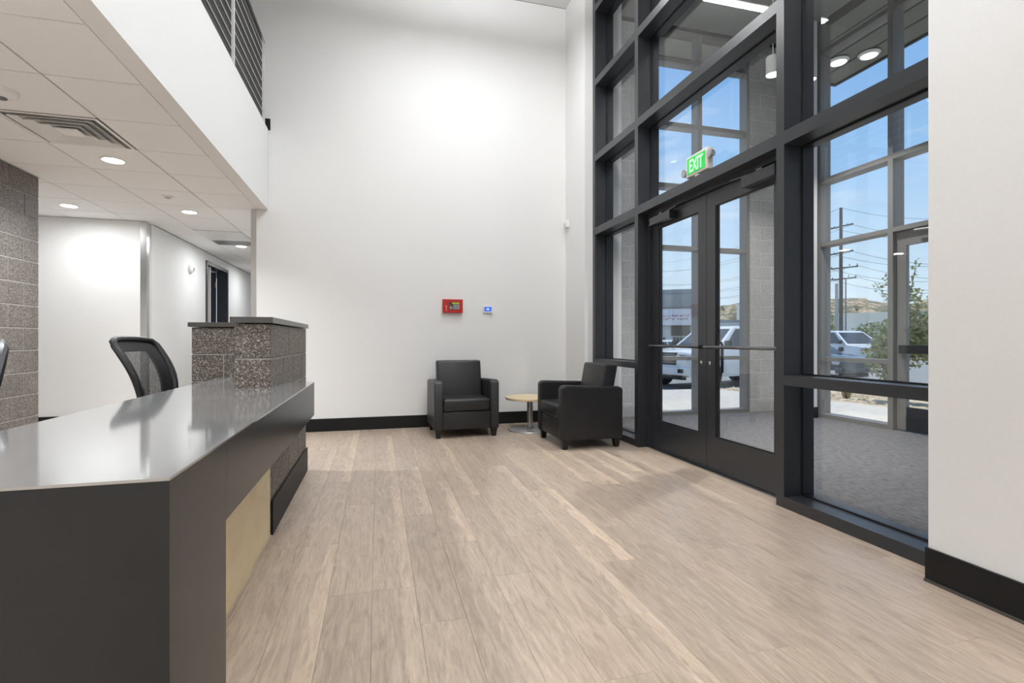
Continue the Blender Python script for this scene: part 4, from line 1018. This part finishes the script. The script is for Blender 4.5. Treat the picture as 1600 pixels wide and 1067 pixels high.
# ---- vehicles
def vehicle(name, spec, loc, rotz, paint, label, cat):
    """faces +x in its own frame"""
    t = thing(name, label, cat, loc, rotz)
    W = spec['w']/2; bm = bmesh.new(); secs = []
    for (x, zb, zt, wf) in spec['body']:
        w = W*wf; zm = zb + (zt-zb)*0.62
        ring_ = [(-w*0.96, zb), (-w, zb+0.10), (-w, zm), (-w*0.93, zt-0.03), (-w*0.82, zt), (w*0.82, zt), (w*0.93, zt-0.03), (w, zm), (w, zb+0.10), (w*0.96, zb)]
        secs.append([bm.verts.new((x, y, z)) for y, z in ring_])
    for k in range(len(secs)-1):
        n = len(secs[k])
        for i in range(n): bm.faces.new((secs[k][i], secs[k][(i+1) % n], secs[k+1][(i+1) % n], secs[k+1][i]))
    bm.faces.new(secs[0]); bm.faces.new(secs[-1][::-1])
    obj('body', bm, paint, t, True, local=True)
    # cabin: base and roof outline
    xb0, xb1, xr0, xr1, zb, zr = spec['cabin']; wb, wr = W*0.93, W*0.74
    bm = bmesh.new()
    B = [(xb1, -wb, zb), (xb1, wb, zb), (xb0, wb, zb), (xb0, -wb, zb)]; Rf = [(xr1, -wr, zr-0.05), (xr1, wr, zr-0.05), (xr0, wr, zr-0.05), (xr0, -wr, zr-0.05)]
    Tp = [(xr1-0.12, -wr*0.86, zr), (xr1-0.12, wr*0.86, zr), (xr0+0.10, wr*0.86, zr), (xr0+0.10, -wr*0.86, zr)]
    L_ = [[bm.verts.new(p) for p in q] for q in (B, Rf, Tp)]
    for k in range(2):
        for i in range(4): bm.faces.new((L_[k][i], L_[k][(i+1) % 4], L_[k+1][(i+1) % 4], L_[k+1][i]))
    bm.faces.new(L_[0][::-1]); bm.faces.new(L_[2])
    obj('cabin', bm, paint, t, True, local=True)
    def lerp3(a, b_, s): return Vector(a).lerp(Vector(b_), s)
    def quad_panel(nm, p00, p10, p11, p01, mat, s0=0.06, s1=0.94, t0=0.10, t1=0.93, out=0.012):
        p00, p10, p11, p01 = map(Vector, (p00, p10, p11, p01))
        f = lambda s, u: (p00.lerp(p10, s)).lerp(p01.lerp(p11, s), u)
        q = [f(s0, t0), f(s1, t0), f(s1, t1), f(s0, t1)]; nrm = (q[1]-q[0]).cross(q[3]-q[0]).normalized()
        cen = (q[0]+q[2])/2
        if nrm.dot(cen-Vector(((xb0+xb1)/2, 0, (zb+zr)/2))) < 0: nrm = -nrm
        bm = bmesh.new(); a = [bm.verts.new(p-nrm*0.01) for p in q]; c_ = [bm.verts.new(p+nrm*out) for p in q]
        bm.faces.new(a); bm.faces.new(c_)
        for i in range(4): bm.faces.new((a[i], a[(i+1) % 4], c_[(i+1) % 4], c_[i]))
        return obj(nm, bm, mat, t, local=True)
    quad_panel('windshield', B[0], B[1], Rf[1], Rf[0], 'car_glass')
    quad_panel('rear_window', B[2], B[3], Rf[3], Rf[2], 'car_glass')
    for a, c_, e_, g in ((B[0], B[3], Rf[3], Rf[0]), (B[1], B[2], Rf[2], Rf[1])):
        quad_panel('side_window', a, c_, e_, g, 'car_glass', 0.10, 0.52); quad_panel('side_window', a, c_, e_, g, 'car_glass', 0.57, 0.92)
    # wheels with arches
    for xw in spec['axles']:
        for s in (-1, 1):
            r = spec['r']; bm = bmesh.new(); lathe(bm, [(r*1.16, -0.02), (r*1.16, 0.012)], 28, (xw, s*W*0.985, r*1.04), 'y')
            ar = obj('wheel_arch', bm, 'tyre', t, local=True)
            bm = bmesh.new(); lathe(bm, [(r*0.9, -0.20), (r, -0.15), (r, -0.03), (r*0.88, 0.03), (r*0.62, 0.03), (r*0.60, 0.0)], 28, (xw, s*(W+0.01), r), 'y')
            if s > 0:
                for v in bm.verts: v.co.y = 2*(W+0.01) - v.co.y
            wh = obj('wheel', bm, 'tyre', t, True, local=True)
            bm = bmesh.new(); lathe(bm, [(r*0.58, 0.0), (r*0.56, 0.025), (r*0.20, 0.015), (r*0.16, 0.035)], 12, (xw, s*(W+0.01), r), 'y')
            if s > 0:
                for v in bm.verts: v.co.y = 2*(W+0.01) - v.co.y
            obj('rim', bm, 'chrome', wh, local=True)
    xf, zf0, zf1 = spec['front']
    bm = bmesh.new(); box(bm, xf-0.12, xf+0.02, -W*0.52, W*0.52, zf0, zf1, bev=0.02); gr_ = obj('grille', bm, spec.get('grille', 'tyre'), t, local=True)
    for k in range(3):
        zz = zf0 + (zf1-zf0)*(0.2+0.3*k); bm = bmesh.new(); box(bm, xf+0.021, xf+0.035, -W*0.48, W*0.48, zz-0.012, zz+0.012); obj('grille_bar', bm, 'steel_dark', gr_, local=True)
    for s in (-1, 1):
        bm = bmesh.new(); y0_, y1_ = sorted((s*W*0.55, s*W*0.965)); box(bm, xf-0.30, xf+0.012, y0_, y1_, zf1-0.22, zf1-0.02, bev=0.03); hl = obj('headlight', bm, 'lens_clear', t, True, local=True)
        bm = bmesh.new(); y0_, y1_ = sorted((s*W*0.66, s*W*0.86)); box(bm, xf+0.008, xf+0.018, y0_, y1_, zf1-0.17, zf1-0.07); obj('lamp', bm, 'tyre', hl, local=True)
        bm = bmesh.new(); y0_, y1_ = sorted((s*W*0.62, s*W*0.85)); box(bm, xf+0.03, xf+0.075, y0_, y1_, zf0-0.22, zf0-0.10, bev=0.01); obj('fog_light', bm, 'tyre', t, local=True)
        bm = bmesh.new(); y0_, y1_ = sorted((s*W*0.99, s*W*1.012)); box(bm, xf-0.42, xf-0.30, y0_, y1_, zf1-0.16, zf1-0.09); obj('side_marker', bm, 'amber', t, local=True)
        xm = xb1-0.25; bm = bmesh.new(); y0_, y1_ = sorted((s*W*0.97, s*(W+0.17))); box(bm, xm-0.06, xm+0.06, y0_, y1_, zb+0.06, zb+0.24, bev=0.025); obj('mirror', bm, 'tyre', t, True, local=True)
    bm = bmesh.new(); box(bm, xf-0.15, xf+0.07, -W*0.97, W*0.97, zf0-0.30, zf0-0.04, bev=0.05); obj('bumper', bm, spec.get('bumper', paint), t, True, local=True)
    bm = bmesh.new(); box(bm, xf-0.10, xf+0.05, -W*0.80, W*0.80, zf0-0.42, zf0-0.31); obj('air_dam', bm, 'tyre', t, local=True)
    for s in (-1, 1):
        bm = bmesh.new(); y0_, y1_ = sorted((s*W*1.0, s*W*1.012)); xd = (xb0+xb1)/2-0.05; box(bm, xd-0.02, xd+0.14, y0_, y1_+0.012, zb-0.14, zb-0.10); obj('door_handle', bm, 'tyre', t, local=True)
    return t
PICK = dict(w=2.0, body=[(2.78, 0.42, 1.02, 0.90), (2.70, 0.38, 1.12, 0.97), (2.2, 0.36, 1.18, 1.0), (1.35, 0.36, 1.24, 1.0), (-0.95, 0.36, 1.30, 1.0), (-1.0, 0.36, 1.34, 1.0), (-2.80, 0.42, 1.34, 0.99)],
            cabin=(-0.95, 1.45, -0.70, 0.55, 1.22, 1.92), axles=(1.85, -1.75), r=0.40, front=(2.77, 0.72, 1.10))
SEDAN = dict(w=1.82, body=[(2.30, 0.34, 0.66, 0.86), (2.15, 0.28, 0.76, 0.95), (1.5, 0.26, 0.88, 1.0), (0.9, 0.26, 0.95, 1.0), (-1.5, 0.26, 1.0, 1.0), (-2.1, 0.30, 0.98, 0.96), (-2.30, 0.40, 0.90, 0.88)],
             cabin=(-1.95, 1.15, -1.05, 0.25, 0.93, 1.47), axles=(1.40, -1.35), r=0.33, front=(2.22, 0.45, 0.72))
def place(u, t): x, y = azpos(u, t); return (x, y, GZ)
HEAD = math.atan2(-0.22, -0.97)
vehicle('pickup_truck', PICK, place(1134, 16.8), HEAD, 'car_white', 'white pickup truck parked close outside, seen through the double door', 'truck')
vehicle('sedan', SEDAN, place(1012, 22.5), math.radians(200), 'car_white', 'white car behind the pickup seen through the left door leaf', 'car')
vehicle('sedan', SEDAN, place(1140, 46), math.radians(205), 'car_white', 'distant white car below the hill seen through the right door leaf', 'car')
PICK2 = dict(PICK); PICK2['bumper'] = 'tyre'; PICK2['front'] = (2.77, 0.62, 1.14)
vehicle('pickup_truck', PICK2, place(1314, 25.5), math.radians(-98), 'car_white', 'white pickup truck with black grille beside the utility pole', 'truck')
vehicle('sedan', SEDAN, place(1258, 22.0), math.radians(-86), 'car_dark', 'dark car in front of the white pickup at the mullion', 'car')
